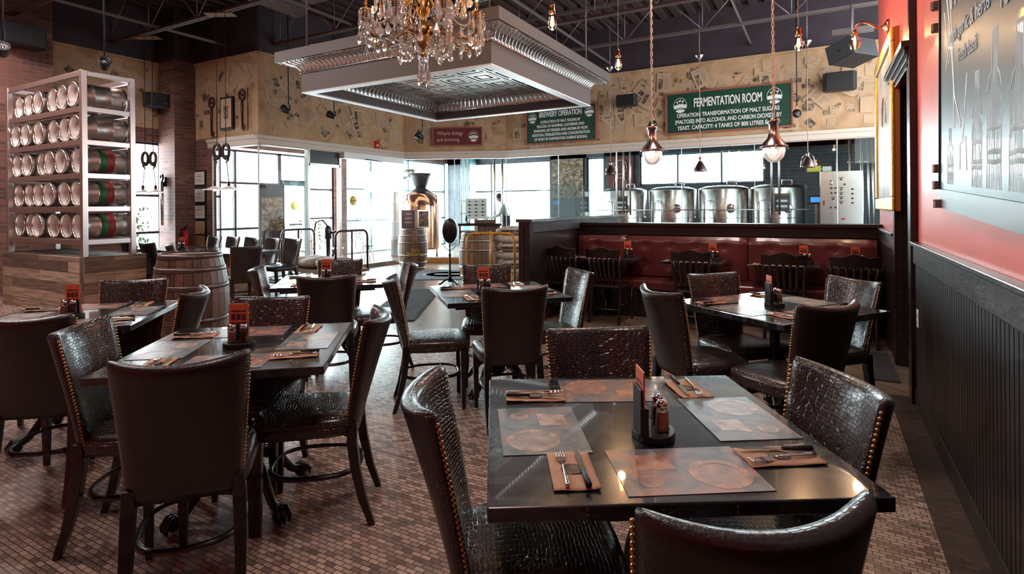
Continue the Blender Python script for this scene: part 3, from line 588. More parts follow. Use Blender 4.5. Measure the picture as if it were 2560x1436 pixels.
P_cad = mk('table_caddy', 'caddy', f_caddy); P_menu = mk('menu_card', 'menu', f_menu); P_salt = mk('salt_shaker', 'shaker', f_shaker('salt')); P_pep = mk('pepper_shaker', 'shaker', f_shaker('pepper'))
SIDES = (('near', 0), ('right', 90), ('far', 180), ('left', 270))
def settle(c, rot, name, zt=.76, sides=SIDES, jit=0, cad=None, rr=None, sc=1, caddyrot=0, only_mat=False):
    def W_(x, y): a = R(rot); return (c[0] + x * math.cos(a) - y * math.sin(a), c[1] + x * math.sin(a) + y * math.cos(a))
    rr = random.Random(int(abs(c[0] * 1000)))
    for k, (sd, an) in enumerate(sides):
        def P_(x, y, z, proto, da, lab, grp):
            a = R(an); q = W_(x * math.cos(a) - y * math.sin(a), x * math.sin(a) + y * math.cos(a)); proto.put((q[0], q[1], zt + z), rot + an + da, lab, grp)
        P_(.03, -.305, .0006, P_mat if k % 2 else P_mat2, rr.uniform(-2, 2), 'printed placemat at the %s seat of the %s' % (sd, name), 'placemats')
        if only_mat: continue
        P_(-.25, -.30, .0006, P_nap, rr.uniform(-5, 5), 'kraft napkin at the %s seat of the %s' % (sd, name), 'kraft napkins')
        fa = rr.uniform(-12, 12); P_(-.272, -.30, .0085, P_fork, fa, 'steel fork at the %s seat of the %s' % (sd, name), 'forks')
        P_(-.226, -.30, .0085, P_knife, rr.uniform(-8, 8), 'black-handled knife at the %s seat of the %s' % (sd, name), 'knives')
    q = cad or W_(0, 0); cr = caddyrot
    P_cad.put((q[0], q[1], zt + .0005), cr, 'black condiment caddy standing on the %s' % name, 'table caddies')
    def V_(x, y): a = R(cr); return (q[0] + x * math.cos(a) - y * math.sin(a), q[1] + x * math.sin(a) + y * math.cos(a))
    a = V_(-.017, .040); P_menu.put((a[0], a[1], zt + .024), cr, 'orange menu card upright in the caddy of the %s' % name, 'menu cards')
    a = V_(-.026, -.020); P_salt.put((a[0], a[1], zt + .023), cr, 'salt shaker with chrome cap in the caddy of the %s' % name, 'salt shakers')
    a = V_(.026, -.020); P_pep.put((a[0], a[1], zt + .023), cr, 'pepper shaker with chrome cap in the caddy of the %s' % name, 'pepper shakers')
TB = {'T1': ((-.49, 1.675), 31), 'T2': ((-2.47, 1.74), 38), 'T3': ((-4.13, 1.77), 43), 'T4': ((-3.99, 3.73), 43), 'T5': ((-2.25, 3.79), 45), 'T6': ((-.28, 4.05), 53)}
CAD = {'T1': ((-.43, 1.60), 120), 'T2': ((-2.46, 1.72), 35), 'T3': ((-4.06, 1.70), 30), 'T4': ((-3.93, 3.62), 30), 'T5': ((-2.27, 3.66), 25), 'T6': ((-.28, 4.05), 115)}
for k, (cc, rt) in TB.items():
    tabP.put((*cc, 0), rt, 'dark glossy square table on claw feet, the %s' % TN[k], 'square dining tables'); settle(cc, rt, TN[k], cad=CAD[k][0], caddyrot=CAD[k][1])

# ================================================================ BOOTH ROW
t = thing('banquette', 'long tufted oxblood leather banquette under the dark booth ledge', 'banquette')
for x0, x1 in ((-3.03, -2.34), (-2.33, -.81), (-.80, .53)):
    g = MB(); nx, nz = max(8, int((x1 - x0) / .04)), 16; vs = []
    tuft = [x0 + .26 + i * .33 for i in range(int((x1 - x0 - .2) / .33))] or [(x0 + x1) / 2]
    for j in range(nz + 1):
        for i in range(nx + 1):
            x = x0 + (x1 - x0) * i / nx; z = .50 + .52 * j / nz; e = min(1, min(i, nx - i) / 2, ) ; ez = min(1, (nz - j) / 2)
            y = 7.38 + .03 * (1 - e) + .05 * (1 - ez)
            for tx in tuft:
                for tz in (.90, .64): d = math.hypot(x - tx, z - tz); y += .030 * math.exp(-(d / .05) ** 2)
            vs.append((x, y, z))
    fs = [(j * (nx + 1) + i, j * (nx + 1) + i + 1, (j + 1) * (nx + 1) + i + 1, (j + 1) * (nx + 1) + i) for j in range(nz) for i in range(nx)]
    g.add(vs, fs, 0, True); g.bb(x0, x1, 7.43, 7.545, .45, 1.015)
    p = g.build('back_cushion', 'banq', t)
    for tx in tuft:
        for tz in (.90, .64): MB().ball((tx, 7.403, tz), .012, 8).build('button', 'banq', p)
MB().bb(-3.03, .53, 6.98, 7.42, .36, .48).build('seat_cushion', 'banq', t, bevel=.03, seg=3); MB().bb(-3.03, .53, 7.06, 7.5, 0, .36).build('plinth', 'darkwood', t)
def slat_chair():
    t = thing('slat_back_chair', 'x', 'chair')
    MB().prism([(-.20, -.19), (.20, -.19), (.225, .10), (.20, .22), (-.20, .22), (-.225, .10)], .42, .455).build('seat', 'darkwood', t, bevel=.012)
    b = MB(); vs = []; n = 14
    for i in range(n + 1):
        u = -1 + 2 * i / n; y = -.285 - .03 * (1 - u * u); top = .905 + .018 * math.cos(u * PI * 1.5) * (1 if abs(u) < .67 else .3) + .01 * (1 - u * u)
        vs += [(u * .215, y - .011, .80), (u * .215, y + .011, .80), (u * .215, y + .004, top), (u * .215, y - .018, top)]
    fs = [(i * 4 + k, i * 4 + (k + 1) % 4, i * 4 + 4 + (k + 1) % 4, i * 4 + 4 + k) for i in range(n) for k in range(4)] + [(3, 2, 1, 0), (n * 4, n * 4 + 1, n * 4 + 2, n * 4 + 3)]
    b.add(vs, fs); b.build('crest_rail', 'darkwood', t, bevel=.004)
    for k in range(5):
        u = -.66 + .33 * k; MB().tube([(u * .16, -.17, .45), (u * .175, -.215, .58), (u * .19, -.26, .70), (u * .20, -.285 - .028 * (1 - u * u), .81)], [.016, .018, .018, .014], 8, flat=.5).build('slat', 'darkwood', t)
    for s in (-1, 1):
        MB().tube([(s * .19, -.27, 0), (s * .185, -.20, .30), (s * .18, -.175, .45), (s * .19, -.24, .68), (s * .205, -.285, .83)], [.017, .02, .02, .018, .014], 8).build('leg', 'darkwood', t)
        MB().tube([(s * .195, .18, 0), (s * .19, .17, .43)], [.015, .021], 8).build('leg', 'darkwood', t)
        MB().tube([(s * .187, -.215, .22), (s * .19, .175, .22)], .010, 6).build('stretcher', 'darkwood', t)
    MB().tube([(-.19, -.23, .17), (.19, -.23, .17)], .011, 6).build('stretcher', 'darkwood', t)
    return t
slatP = Proto(slat_chair())
for x, ex in ((-2.88, 'beside the end post of the partition'), (-2.31, 'second from the partition post'), (-1.30, 'third from the partition post, middle of the row'), (-.34, 'fourth from the partition post'), (.27, 'nearest the red wall')):
    slatP.put((x, 6.72, 0), random.uniform(-4, 4), 'dark slat back chair, %s' % ex, 'slat back chairs at the booths')
for x0, x1, nm in ((-2.97, -2.06, 'booth table beside the partition'), (-1.72, -1.0, 'second booth table from the partition'), (-.74, -.02, 'third booth table from the partition'), (.04, .53, 'booth table nearest the red wall')):
    t = thing('booth_table', 'small dark rectangular %s' % nm, 'table', ((x0 + x1) / 2, 7.05, 0), 0, 'booth tables'); hw = (x1 - x0) / 2
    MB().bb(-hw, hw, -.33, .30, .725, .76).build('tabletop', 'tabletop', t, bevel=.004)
    MB().lathe([(.16, 0), (.15, .02), (.04, .04), (.035, .70), (.10, .71), (.10, .725)], (0, -.02, 0), 16).build('pedestal', 'iron', t)
    settle(((x0 + x1) / 2, 7.07), 0, nm, sides=(('near', 0),) if hw > .3 else (), cad=(x1 - .14 if hw > .3 else x0 + .30, 7.10), caddyrot=20)

# ================================================================ COMMUNAL TABLE with chairs
t = thing('communal_table', 'long wooden communal table beyond the keg rack and big barrel', 'table', (-8.95, 5.65, 0))
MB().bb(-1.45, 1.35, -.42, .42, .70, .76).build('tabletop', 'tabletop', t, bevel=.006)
for x in (-1.25, .85): MB().bb(x, x + .25, -.3, .3, 0, .70).build('leg', 'reclaim', t)
MB().bb(-1.0, .85, -.05, .05, .1, .5).build('centre_board', 'reclaim', t)
for i, x in enumerate((-10.0, -9.45, -8.9, -8.35, -7.85)):
    chair((x, 6.50), 268 + random.uniform(-6, 6), 'leather chair on the window side of the long table, %s from left' % ('first', 'second', 'third', 'fourth', 'fifth')[i])
chair((-6.93, 4.97), 163, 'leather chair, plain back to the viewer, at the long table end')
chair((-8.25, 4.72), 60, 'leather chair at the communal table between the wooden crate and the big barrel')
for x, y in ((-9.15, 4.95), (-9.75, 4.98)): chair((x, y - .1), 88, 'leather chair at the long table behind the keg rack, %s' % ('left one' if x < -9.5 else 'right one'))
settle((-8.5, 5.65), 0, 'communal table', sides=(('near', 0), ('far', 180)), cad=(-9.35, 5.5), caddyrot=40)

# ================================================================ KEG RACK on its crate
t = thing('wooden_crate', 'large crate of weathered reclaimed boards carrying the keg rack', 'crate', (-9.8, 4.12, 0))
MB().bb(-1.2, 1.2, -.40, -.36, 0, .79, 0).bb(1.16, 1.2, -.36, .42, 0, .79, 1).bb(-1.2, -1.16, -.36, .42, 0, .79, 1).bb(-1.16, 1.16, .38, .42, 0, .79, 0).build('side_boards', ['reclaim', 'reclaim_y'], t)
MB().bb(-1.16, 1.16, -.36, .38, .74, .785).build('top_boards', 'reclaim', t)
MB().bb(1.17, 1.205, -.405, -.37, 0, .795).build('corner_strip', 'oakd1', t)
t = thing('keg_rack', 'tall galvanised steel tube rack holding five rows of kegs', 'rack', (-9.8, 4.08, .79)); xa, xb, ya, yb = -1.13, 1.13, -.29, .31; zr = [.20, .65, 1.10, 1.55, 2.0]
for x in (xa, xb):
    for y in (ya, yb): MB().box((x, y, 1.26), (.07, .07, 2.52)).build('post', 'rack', t, bevel=.006)
for z in zr + [2.48]:
    for y in (ya, yb): MB().box((0, y, z), (2.2, .045, .07)).build('rail', 'rack', t, bevel=.004)
    for x in (xa, xb): MB().box((x, .01, z), (.045, .54, .07)).build('rail', 'rack', t, bevel=.004)
    if z < 2.4: MB().bb(xa + .03, xb - .03, -.12, -.08, z - .02, z + .01).bb(xa + .03, xb - .03, .10, .14, z - .02, z + .01).build('shelf_bar', 'rack', t)
def keg(band):
    t = thing('beer_keg', 'x', 'keg'); m = Matrix.Rotation(R(90), 4, 'X')
    pr = [(.150, -.29), (.168, -.30), (.172, -.295), (.170, -.25), (.165, -.235), (.171, -.22), (.171, -.11), (.177, -.10), (.171, -.09), (.171, .09), (.177, .10), (.171, .11), (.171, .22), (.165, .235), (.170, .25), (.172, .295), (.168, .30), (.150, .29)]
    MB().lathe(pr, n=28, mtx=m, cap=False).build('shell', 'keg', t)
    for s in (-1, 1):
        MB().lathe([(.151, s * .28), (.151, s * .300), (.158, s * .309), (.168, s * .309), (.174, s * .300), (.174, s * .285)], n=28, mtx=m, cap=False).build('chime', 'steel', t)
        e = MB().lathe([(.0001, s * .218), (.05, s * .222), (.11, s * .218), (.149, s * .205)], n=28, mtx=m, cap=False).lathe([(.149, s * .204), (.151, s * .283)], n=28, mtx=m, cap=False).lathe([(.028, s * .215), (.028, s * .240)], n=16, mtx=m, cap=False).lathe([(.028, s * .240), (.0001, s * .241)], n=16, mtx=m, cap=False).build('end_cap', 'kegend', t)
    if band:
        MB().lathe([(.1715, .0), (.1735, .002), (.1735, .088), (.1715, .09)], n=28, mtx=m, cap=False).build('green_band', 'green_band', t)
        MB().lathe([(.1715, -.09), (.1735, -.088), (.1735, -.002), (.1715, 0)], n=28, mtx=m, cap=False).build('red_band', 'red_band', t)
    return Proto(t)
kp = keg(False); kb = keg(True); rr = random.Random(5)
for ri, z in enumerate(zr):
    for k in range(6):
        x = 1.13 - .24 - k * .366; y = rr.uniform(-.03, .05) + .02
        (kb if ri < 3 else kp).put((-9.8 + x, 4.08 + y, .79 + z + .035 + .177), rr.uniform(-1.5, 1.5) + (0 if ri % 2 else 0),
            'steel keg in the %s rack row, %s from the near corner' % (('lowest', 'second lowest', 'middle', 'second highest', 'top')[ri], ('first', 'second', 'third', 'fourth', 'fifth', 'sixth')[k]), 'kegs in the rack')

# ================================================================ BARRELS
def barrel(name, loc, label, h=.95, r0=.27, r1=.345, woods=('oak1', 'oak2'), hoop='hoop', rz=0, seed=1):
    t = thing(name, label, 'barrel', loc, rz); rr = random.Random(seed); n = 26; g = MB(); lv = 10
    def rad(z): q = 2 * z / h - 1; return r1 - (r1 - r0) * q * q
    for k in range(n):
        a0, a1 = 2 * PI * (k + .03) / n, 2 * PI * (k + .97) / n; vs = []
        for i in range(lv + 1):
            z = h * i / lv; r = rad(z); vs += [(r * math.cos(a0), r * math.sin(a0), z), (r * math.cos(a1), r * math.sin(a1), z), ((r - .02) * math.cos(a1), (r - .02) * math.sin(a1), z), ((r - .02) * math.cos(a0), (r - .02) * math.sin(a0), z)]
        fs = [(i * 4 + q, i * 4 + (q + 1) % 4, i * 4 + 4 + (q + 1) % 4, i * 4 + 4 + q) for i in range(lv) for q in range(4)] + [(3, 2, 1, 0), (lv * 4, lv * 4 + 1, lv * 4 + 2, lv * 4 + 3)]
        g.add(vs, fs, rr.choice((0, 1)))
    g.build('staves', list(woods), t)
    MB().lathe([(r0 - .021, h - .035), (r0 - .021, h - .015)], n=32).build('barrel_head', woods[1], t)
    for z in (.03, .16, .33, h - .33, h - .16, h - .03):
        za, zb = z - .022, z + .022; MB().lathe([(rad(za) + .001, za), (rad(za) + .005, za), (rad(zb) + .005, zb), (rad(zb) + .001, zb)], n=32, cap=False).build('hoop', hoop, t)
    return t
barrel('wine_barrel', (-5.60, 3.38, 0), 'large dark oak barrel standing behind the left tables beside the crate', .99, .275, .35, ('oakd1', 'oakd2'), 'hoopd', seed=3)
b1 = barrel('wine_barrel', (-8.37, 10.31, 0), 'pale oak barrel with yellow script before the copper kettle', seed=4)
for z, s, sz in ((.45, 'Paris', .12), (.36, 'Wineries', .13)): text(s, sz, (.345 * math.cos(R(-42)), .345 * math.sin(R(-42)), z), (R(90), 0, R(48)), 'yellowlabel', b1, sx=.8, extrude=.006)
barrel('wine_barrel', (-5.61, 8.78, 0), 'pale oak barrel standing behind the round mirror and yellow cart', .97, seed=6)
t = thing('sign_board', 'brown rectangular menu sign standing on the script barrel', 'sign', (-8.45, 10.25, .95), 62)
MB().bb(-.17, .17, -.01, .01, .0, .42).build('panel', 'menu_dark', t); 
for k in range(3): MB().bb(-.10 + .02 * k, .10 - .01 * k, -.014, -.011, .12 + .1 * k, .14 + .1 * k).build('lettering', 'pinkw', t)
t = thing('portrait_card', 'framed black and white photograph standing on the script barrel', 'picture', (-8.14, 10.42, .95), 58)
MB().bb(-.14, .14, -.01, .01, 0, .42).build('frame', 'steel', t, bevel=.003); MB().bb(-.12, .12, -.014, -.011, .03, .39).build('photograph', 'clip_dark', t)

# ================================================================ PLATFORM CARTS, SACKS, MIRROR, HOST STAND
def cart(name, loc, rz, label, L_, W_, m, H, ends=(0, 1)):
    t = thing(name, label, 'cart', loc, rz)
    MB().bb(0, L_, -W_ / 2, W_ / 2, .20, .26).build('platform', 'reclaim', t, bevel=.005)
    for x in (.18, L_ - .18):
        for y in (-W_ / 2 + .1, W_ / 2 - .1):
            q = Matrix.Translation((x, y, .09)) @ Matrix.Rotation(R(90), 4, 'X'); MB().lathe([(.0001, -.02), (.085, -.02), (.09, 0), (.085, .02), (.0001, .02)], n=20, mtx=q).build('wheel', 'black', t); MB().box((x, y, .16), (.05, .05, .08)).build('caster_bracket', 'iron', t)
    for e in ends:
        x = .03 + e * (L_ - .06); c_ = .12; w2 = W_ / 2 - .02; pa = [(x, -w2, .2), (x, -w2, H - c_)] + [(x, -w2 + c_ * (1 - math.cos(a)), H - c_ + c_ * math.sin(a)) for a in [PI / 2 * k / 6 for k in range(1, 7)]] + [(x, w2 - c_ * (1 - math.cos(a)), H - c_ + c_ * math.sin(a)) for a in [PI / 2 * k / 6 for k in range(6, 0, -1)]] + [(x, w2, H - c_), (x, w2, .2)]
        MB().tube(pa, .021, 12).build('handle', m, t); MB().tube([(x, 0, .2), (x, 0, H)], .018, 10).build('handle_brace', m, t)
    return t
cart('platform_cart', (-9.35, 7.85, 0), -3, 'brown tube ended platform cart loaded with burlap sacks', 1.62, .82, 'rust', 1.0)
cart('platform_cart', (-4.62, 7.62, 0), 116, 'worn yellow tube handled platform cart near the booth partition', 1.1, .80, 'yellow', 1.0, (0,))
def sack(name, loc, rz, label, group, L_=.72, W_=.42, H=.16, m='sack', txt=None, seed=0, tilt=0):
    t = thing(name, label, 'sack', loc, rz, group); rr = random.Random(seed); vs = []; nu, nv = 24, 12; ph = rr.uniform(0, 6)
    for j in range(nv + 1):
        th = -PI / 2 + PI * j / nv
        for i in range(nu):
            a = 2 * PI * i / nu; ca, sa, ct = math.cos(a), math.sin(a), math.cos(th); e = .45
            f_ = lambda v, e: math.copysign(abs(v) ** e, v)
            x = f_(ca, e) * f_(ct, .6) * L_ / 2; y = f_(sa, e) * f_(ct, .6) * W_ / 2; z = H / 2 + f_(math.sin(th), .8) * H / 2 * (1 + .10 * math.sin(x * 14 + ph) * math.cos(y * 9)) * (1 - .25 * abs(2 * x / L_) ** 3)
            vs.append((x, y, z))
    fs = [(j * nu + i, j * nu + (i + 1) % nu, (j + 1) * nu + (i + 1) % nu, (j + 1) * nu + i) for j in range(nv) for i in range(nu)]
    MB().add(vs, fs, 0, True).build('sack_body', m, t)
    if txt: text(txt, .055, (0, -W_ / 2 - .006, H * .5), (R(90), 0, 0), 'black', t, extrude=.004, bold=.001)
    MB().tube([(-L_ / 2 + .012, -W_ * .32, H / 2), (-L_ / 2 + .004, W_ * .32, H / 2)], .006, 6).build('stitched_seam', 'oak2', t)
    return t
for i, (x, y, a) in enumerate(((-9.0, 7.82, 80), (-8.62, 7.76, 70), (-8.22, 7.78, 62))): sack('grain_sack', (x, y, .262), a, 'slumped burlap sack on the brown cart, %s' % ('left end', 'middle', 'right end')[i], 'burlap sacks on the cart', .74, .46, .22, 'burlap', seed=i)
for k in range(6):
    sack('malt_sack', (-5.13 + (.03 if k % 2 else -.02), 9.25, .12 + k * .155), 24, 'white printed malt sack, %s in the stack by the partition' % ('lowest', 'second from the floor', 'third from the floor', 'fourth from the floor', 'fifth from the floor', 'topmost')[k], 'malt sacks stacked by the partition', .66, .42, .165, 'sack', 'PREMIUM 2-ROW' if k % 2 else None, seed=20 + k)
t = thing('pallet', 'low wooden pallet under the stacked malt sacks', 'pallet', (-5.13, 9.25, 0), 24); MB().bb(-.36, .36, -.25, .25, .09, .118).build('deck_boards', 'oak1', t)
for y in (-.2, 0, .2): MB().bb(-.36, .36, y - .03, y + .03, 0, .09).build('runner', 'oak2', t)
t = thing('oval_mirror', 'oval cheval mirror on a slender black stand before the pale barrel', 'mirror', (-6.0, 8.45, 0), 20)
MB().lathe([(.03, .05), (.045, .10), (.02, .16), (.03, .22), (.018, .28), (.016, .5), (.026, .54), (.016, .58), (.014, .75)], n=16).build('stand', 'iron', t)
for k in range(3): MB().tube([(0, 0, .10), (.09, 0, .09), (.17, 0, .03), (.21, 0, .018)], [.02, .018, .016, .018], 8, mtx=rotz(90 + 120 * k)).build('foot', 'iron', t)
q = Matrix.Translation((0, 0, .99)) @ Matrix.Rotation(R(90), 4, 'X') @ Matrix.Diagonal((.62, 1, 1, 1))
MB().lathe([(.0001, -.012), (.215, -.012), (.23, 0), (.215, .012), (.0001, .012)], n=36, mtx=q).build('mirror_plate', 'iron', t); 
for s in (-1, 1): MB().tube([(0, 0, .62), (s * .06, 0, .66), (s * .12, 0, .72), (s * .09, 0, .78), (s * .13, 0, .82)], .007, 6).build('scroll', 'iron', t)
t = thing('host_stand', 'dark wooden host stand with a flat top behind the yellow cart', 'stand', (-6.4, 10.15, 0), 29)
MB().bb(-.46, .46, -.25, .25, 1.03, 1.08).build('top', 'darkwood', t, bevel=.006); MB().bb(-.05, .42, -.2, .2, .0, 1.03).build('body', 'oakd2', t, bevel=.006); MB().bb(-.44, -.06, -.2, .2, .88, .92).build('shelf', 'oakd1', t); MB().bb(-.44, -.40, -.2, .2, 0, 1.03).build('leg', 'oakd1', t)
t = thing('wooden_tray', 'reddish wooden tray of menus lying on the host stand', 'tray', (-6.3, 10.15, 1.081), 29); MB().bb(-.2, .24, -.14, .14, 0, .015).bb(-.2, .24, -.14, -.13, .015, .07).bb(-.2, .24, .13, .14, .015, .07).build('tray_body', 'oakd1', t); MB().bb(-.15, .2, -.1, .1, .015, .055).build('menus', 'menu_dark', t)
t = thing('desk_telephone', 'small white telephone standing on the host stand', 'telephone', (-6.62, 10.0, 1.081), 29); MB().bb(-.05, .05, -.05, .05, 0, .05).build('base', 'white', t, bevel=.01); MB().tube([(-.03, -.05, .06), (-.03, 0, .13), (-.03, .05, .15)], .02, 8).build('handset', 'black', t)
t = thing('floor_mat', 'grey entrance mat with a pale oval print before the script barrel', 'mat', (-6.9, 9.72, 0), 29); MB().bb(-.72, .72, -.85, .85, .001, .012).build('mat_body', 'matgrey', t)
MB().lathe([(.30, 0), (.30, .001), (.34, .001), (.34, 0)], (0, 0, .012), 36, mtx=Matrix.Diagonal((1.7, 1.5, 1, 1)), smooth=False).bb(-.33, .33, -.10, .10, .012, .0135).build('print', 'matprint', t)
t = thing('floor_mat', 'long black ribbed rubber mat lying in the aisle left of the middle table', 'mat', (-5.43, 6.55, 0), 29); MB().bb(-.34, .34, -1.35, 1.35, .001, .012).build('mat_body', 'rubber', t)
g = MB()
for i in range(54): g.bb(-.33, .33, -1.34 + i * .05, -1.315 + i * .05, .012, .016)
g.build('ribs', 'rubber', t)
t = thing('floor_mat', 'black rubber mat at the foot of the doorway in the red wall', 'mat', (.43, 5.85, 0), 0); MB().bb(-.10, .10, -.50, .50, .001, .012).build('mat_body', 'rubber', t)

# ================================================================ BREWERY BEHIND THE GLASS
def tank(x, y, label):
    t = thing('fermentation_tank', label, 'tank', (x, y, 0), 0, 'fermentation tanks')
    MB().lathe([(.57, .42), (.58, .45), (.58, 1.80), (.57, 1.825), (.40, 1.88), (.15, 1.90), (.0001, 1.905)], n=40).build('vessel', 'steel', t)
    MB().lathe([(.0001, .1), (.05, .1), (.52, .43)], n=40).build('cone', 'steel', t)
    for k in range(4): MB().tube([(.42 * math.cos(R(45 + 90 * k)), .42 * math.sin(R(45 + 90 * k)), 0), (.42 * math.cos(R(45 + 90 * k)), .42 * math.sin(R(45 + 90 * k)), .5)], .03, 8).build('leg', 'steel', t)
    MB().tube([(.1, -.1, 1.86), (.1, -.1, 1.99), (.3, -.1, 1.99), (.3, -.1, 1.86)], .02, 8).build('top_fitting', 'chrome', t)
    MB().tube([(-.35, -.60, 1.0), (-.35, -.60, 1.5), (-.2, -.62, 1.54), (-.12, -.62, 1.5), (-.12, -.62, 1.0)], .014, 8).build('sight_pipe', 'chrome', t)
    q = Matrix.Translation((.22, -.54, 1.35)) @ Matrix.Rotation(R(90), 4, 'X'); MB().lathe([(.0001, .02), (.09, .02), (.11, .01), (.11, -.02)], n=20, mtx=q).build('hatch', 'chrome', t); MB().lathe([(.581, 1.12), (.588, 1.13), (.581, 1.14)], n=40, cap=False).build('band', 'chrome', t)
    return t
for x, s in ((-4.55, 'partly behind the partition'), (-3.30, 'second from the partition'), (-2.08, 'third from the partition'), (-.90, 'nearest the control panel')):
    tk = tank(x, 14.3, 'stainless fermentation tank behind the booth ledge, %s' % s)
    if x in (-4.55, -.90):
        p = thing('chalk_sign', 'small black chalk sign hung on the tank %s' % s, 'sign', (x + .12, 13.69, 1.45), 0); MB().box((0, 0, 0), (.30, .02, .34)).build('board', 'chalk', p, bevel=.003); MB().box((0, 0, .20), (.32, .03, .05)).build('wooden_rail', 'oak1', p)
        for k in range(2): MB().box((0, -.012, .06 - k * .12), (.22, .004, .05)).build('chalk_writing', 'chalkline', p)
g = MB()
for x in (-4.51, -4.33, -4.16, -.97, -.82, .28, .51, .72, .83, .91): g.tube([(x, 13.55, 0 if x > 0 else 1.2), (x, 13.55, 3.34)], .022 if x != .72 else .035, 8)
g.tube([(-5.1, 13.6, 1.32), (-.25, 13.6, 1.32)], .013, 8); g.tube([(.45, 13.55, 2.3), (.83, 13.55, 2.3)], .012, 6)
tag(g.build('process_piping', 'steel'), 'vertical and horizontal steel process pipes around the fermentation tanks', 'pipe')
t = thing('control_panel', 'large stainless control cabinet right of the tanks behind the ledge', 'control panel', (.33, 13.05, 0)); MB().box((0, 0, 1.56), (.74, .22, 1.06)).build('cabinet', 'steel', t, bevel=.008); MB().bb(-.3, .3, -.09, .09, 0, 1.03).build('stand', 'steel', t)
for cx, zz in ((-.17, 1.75), (-.17, 1.65), (-.1, 1.75), (-.1, 1.65), (-.14, 1.53), (0, 1.92), (.06, 1.82), (0, 1.72), (0, 1.63), (0, 1.54), (0, 1.45), (.19, 1.72), (.19, 1.63), (.19, 1.54), (.19, 1.45), (-.18, 1.36), (-.1, 1.36)):
    MB().box((cx, -.125, zz), (.035, .03, .03)).build('switch', 'black', t)
    if cx == 0 or cx == -.14: MB().box((cx, -.118, zz + .035), (.075, .01, .012)).build('label_strip', 'black', t)
MB().tube([(-.17, -.14, 1.90), (-.17, -.16, 1.82)], .018, 8).build('main_switch', 'chrome', t); MB().box((.03, -.118, 1.13), (.07, .01, .03)).build('red_badge', 'redpaint', t); MB().box((-.30, -.125, 1.45), (.03, .03, .10)).build('door_latch', 'chrome', t)
t = thing('control_panel', 'pale control cabinet full of switches behind the host stand', 'control panel', (-8.3, 12.95, 0), 29); MB().box((0, 0, 1.38), (.58, .2, .56)).build('cabinet', 'white', t, bevel=.008); MB().bb(-.05, .05, -.05, .05, 0, 1.1).build('stand', 'steel', t)
for i in range(3):
    for j in range(5): MB().box((-.18 + i * .18, -.11, 1.58 - j * .095), (.08 if j % 2 else .04, .02, .03)).build('switch', 'black', t)
t = thing('brew_kettle', 'polished copper brew kettle with dark funnel neck behind the script barrel', 'kettle', (-10.05, 12.75, 0)); MB().lathe([(.56, .25), (.57, .3), (.57, 1.45), (.54, 1.62), (.45, 1.78), (.30, 1.88)], n=40).build('vessel', mat('polished_copper', (.70, .36, .24), .16, 1), t)
MB().lathe([(.31, 1.55), (.31, 1.80), (.27, 1.90), (.16, 1.97), (.15, 2.0)], n=28).build('dark_shroud', 'black', t); MB().lathe([(.15, 2.0), (.2, 2.06), (.28, 2.28), (.30, 2.4), (.27, 2.4), (.18, 2.1)], n=28).build('funnel', 'black', t)
for k in range(4): MB().tube([(.45 * math.cos(R(45 + 90 * k)), .45 * math.sin(R(45 + 90 * k)), 0), (.45 * math.cos(R(45 + 90 * k)), .45 * math.sin(R(45 + 90 * k)), .3)], .03, 8).build('leg', 'copper', t)
t = thing('vent_pipe', 'insulated vent pipe arching over beside the copper kettle', 'pipe', (-11.0, 12.75, 0)); MB().tube([(0, 0, 0), (0, 0, 2.0), (.06, 0, 2.2), (.22, .06, 2.36), (.45, .1, 2.42), (.62, .1, 2.40)], .14, 20).build('pipe_body', mat('foil_wrap', (.6, .6, .58), .35, .9, bump=.5, bscale=20), t)
for z in (.5, 1.0, 1.5): MB().tube([(0, 0, z), (0, 0, z + .03)], .15, 20).build('band', 'steel', t)
g = MB()
for x, y in ((-8.95, 13.2), (-8.85, 13.25), (-8.75, 13.3), (-8.1, 13.6), (-7.9, 13.7)): g.tube([(x, y, 0 if x > -8.5 else 1.0), (x, y, 3.34)], .02 if x < -8.5 else .035, 8)
g.tube([(-9.0, 13.18, 1.25), (-8.7, 13.32, 1.25)], .015, 6); g.tube([(-9.0, 13.18, 1.6), (-8.7, 13.32, 1.6)], .015, 6); tag(g.build('kettle_piping', 'steel'), 'cluster of thin upright pipes between the copper kettle and the person', 'pipe')
for (x, y), s in (((-10.45, 8.95), 'left'), ((-10.25, 9.75), 'middle'), ((-10.35, 10.9), 'right')):
    t = thing('metal_stool', 'pale backless metal stool behind the vestibule glass, %s one of three' % s, 'stool', (x, y, 0), 20, 'stools behind the vestibule glass'); MB().lathe([(.0001, .44), (.17, .44), (.18, .455), (.17, .47), (.0001, .465)], n=24).build('seat', 'white', t)
    for k in range(4): MB().tube([(.10 * math.cos(R(45 + 90 * k)), .10 * math.sin(R(45 + 90 * k)), .45), (.19 * math.cos(R(45 + 90 * k)), .19 * math.sin(R(45 + 90 * k)), 0)], .012, 8).build('leg', 'steel', t)
t = thing('work_stool', 'blue grey painted work stool behind the partition glass', 'stool', (-6.35, 14.4, 0), 20); MB().bb(-.2, .2, -.17, .17, .95, .99).build('seat', 'matgrey', t)
for sx in (-1, 1):
    for sy in (-1, 1): MB().tube([(sx * .16, sy * .13, .95), (sx * .23, sy * .19, 0)], .02, 8).build('leg', 'matgrey', t)
MB().bb(-.2, .2, -.01, .01, .5, .53).build('rung', 'matgrey', t)
t = thing('poster_stand', 'dark framed poster stand seen through the vestibule glass', 'poster', (-11.6, 9.0, 0), 60); MB().bb(-.28, .28, -.03, .03, .2, 2.0).build('frame', 'frame_dark', t); MB().bb(-.24, .24, -.04, -.03, .9, 1.7).build('poster', 'clip_dark', t); MB().bb(-.3, .3, -.2, .2, 0, .05).bb(-.03, .03, -.03, .03, .05, .2).build('base', 'frame_dark', t)
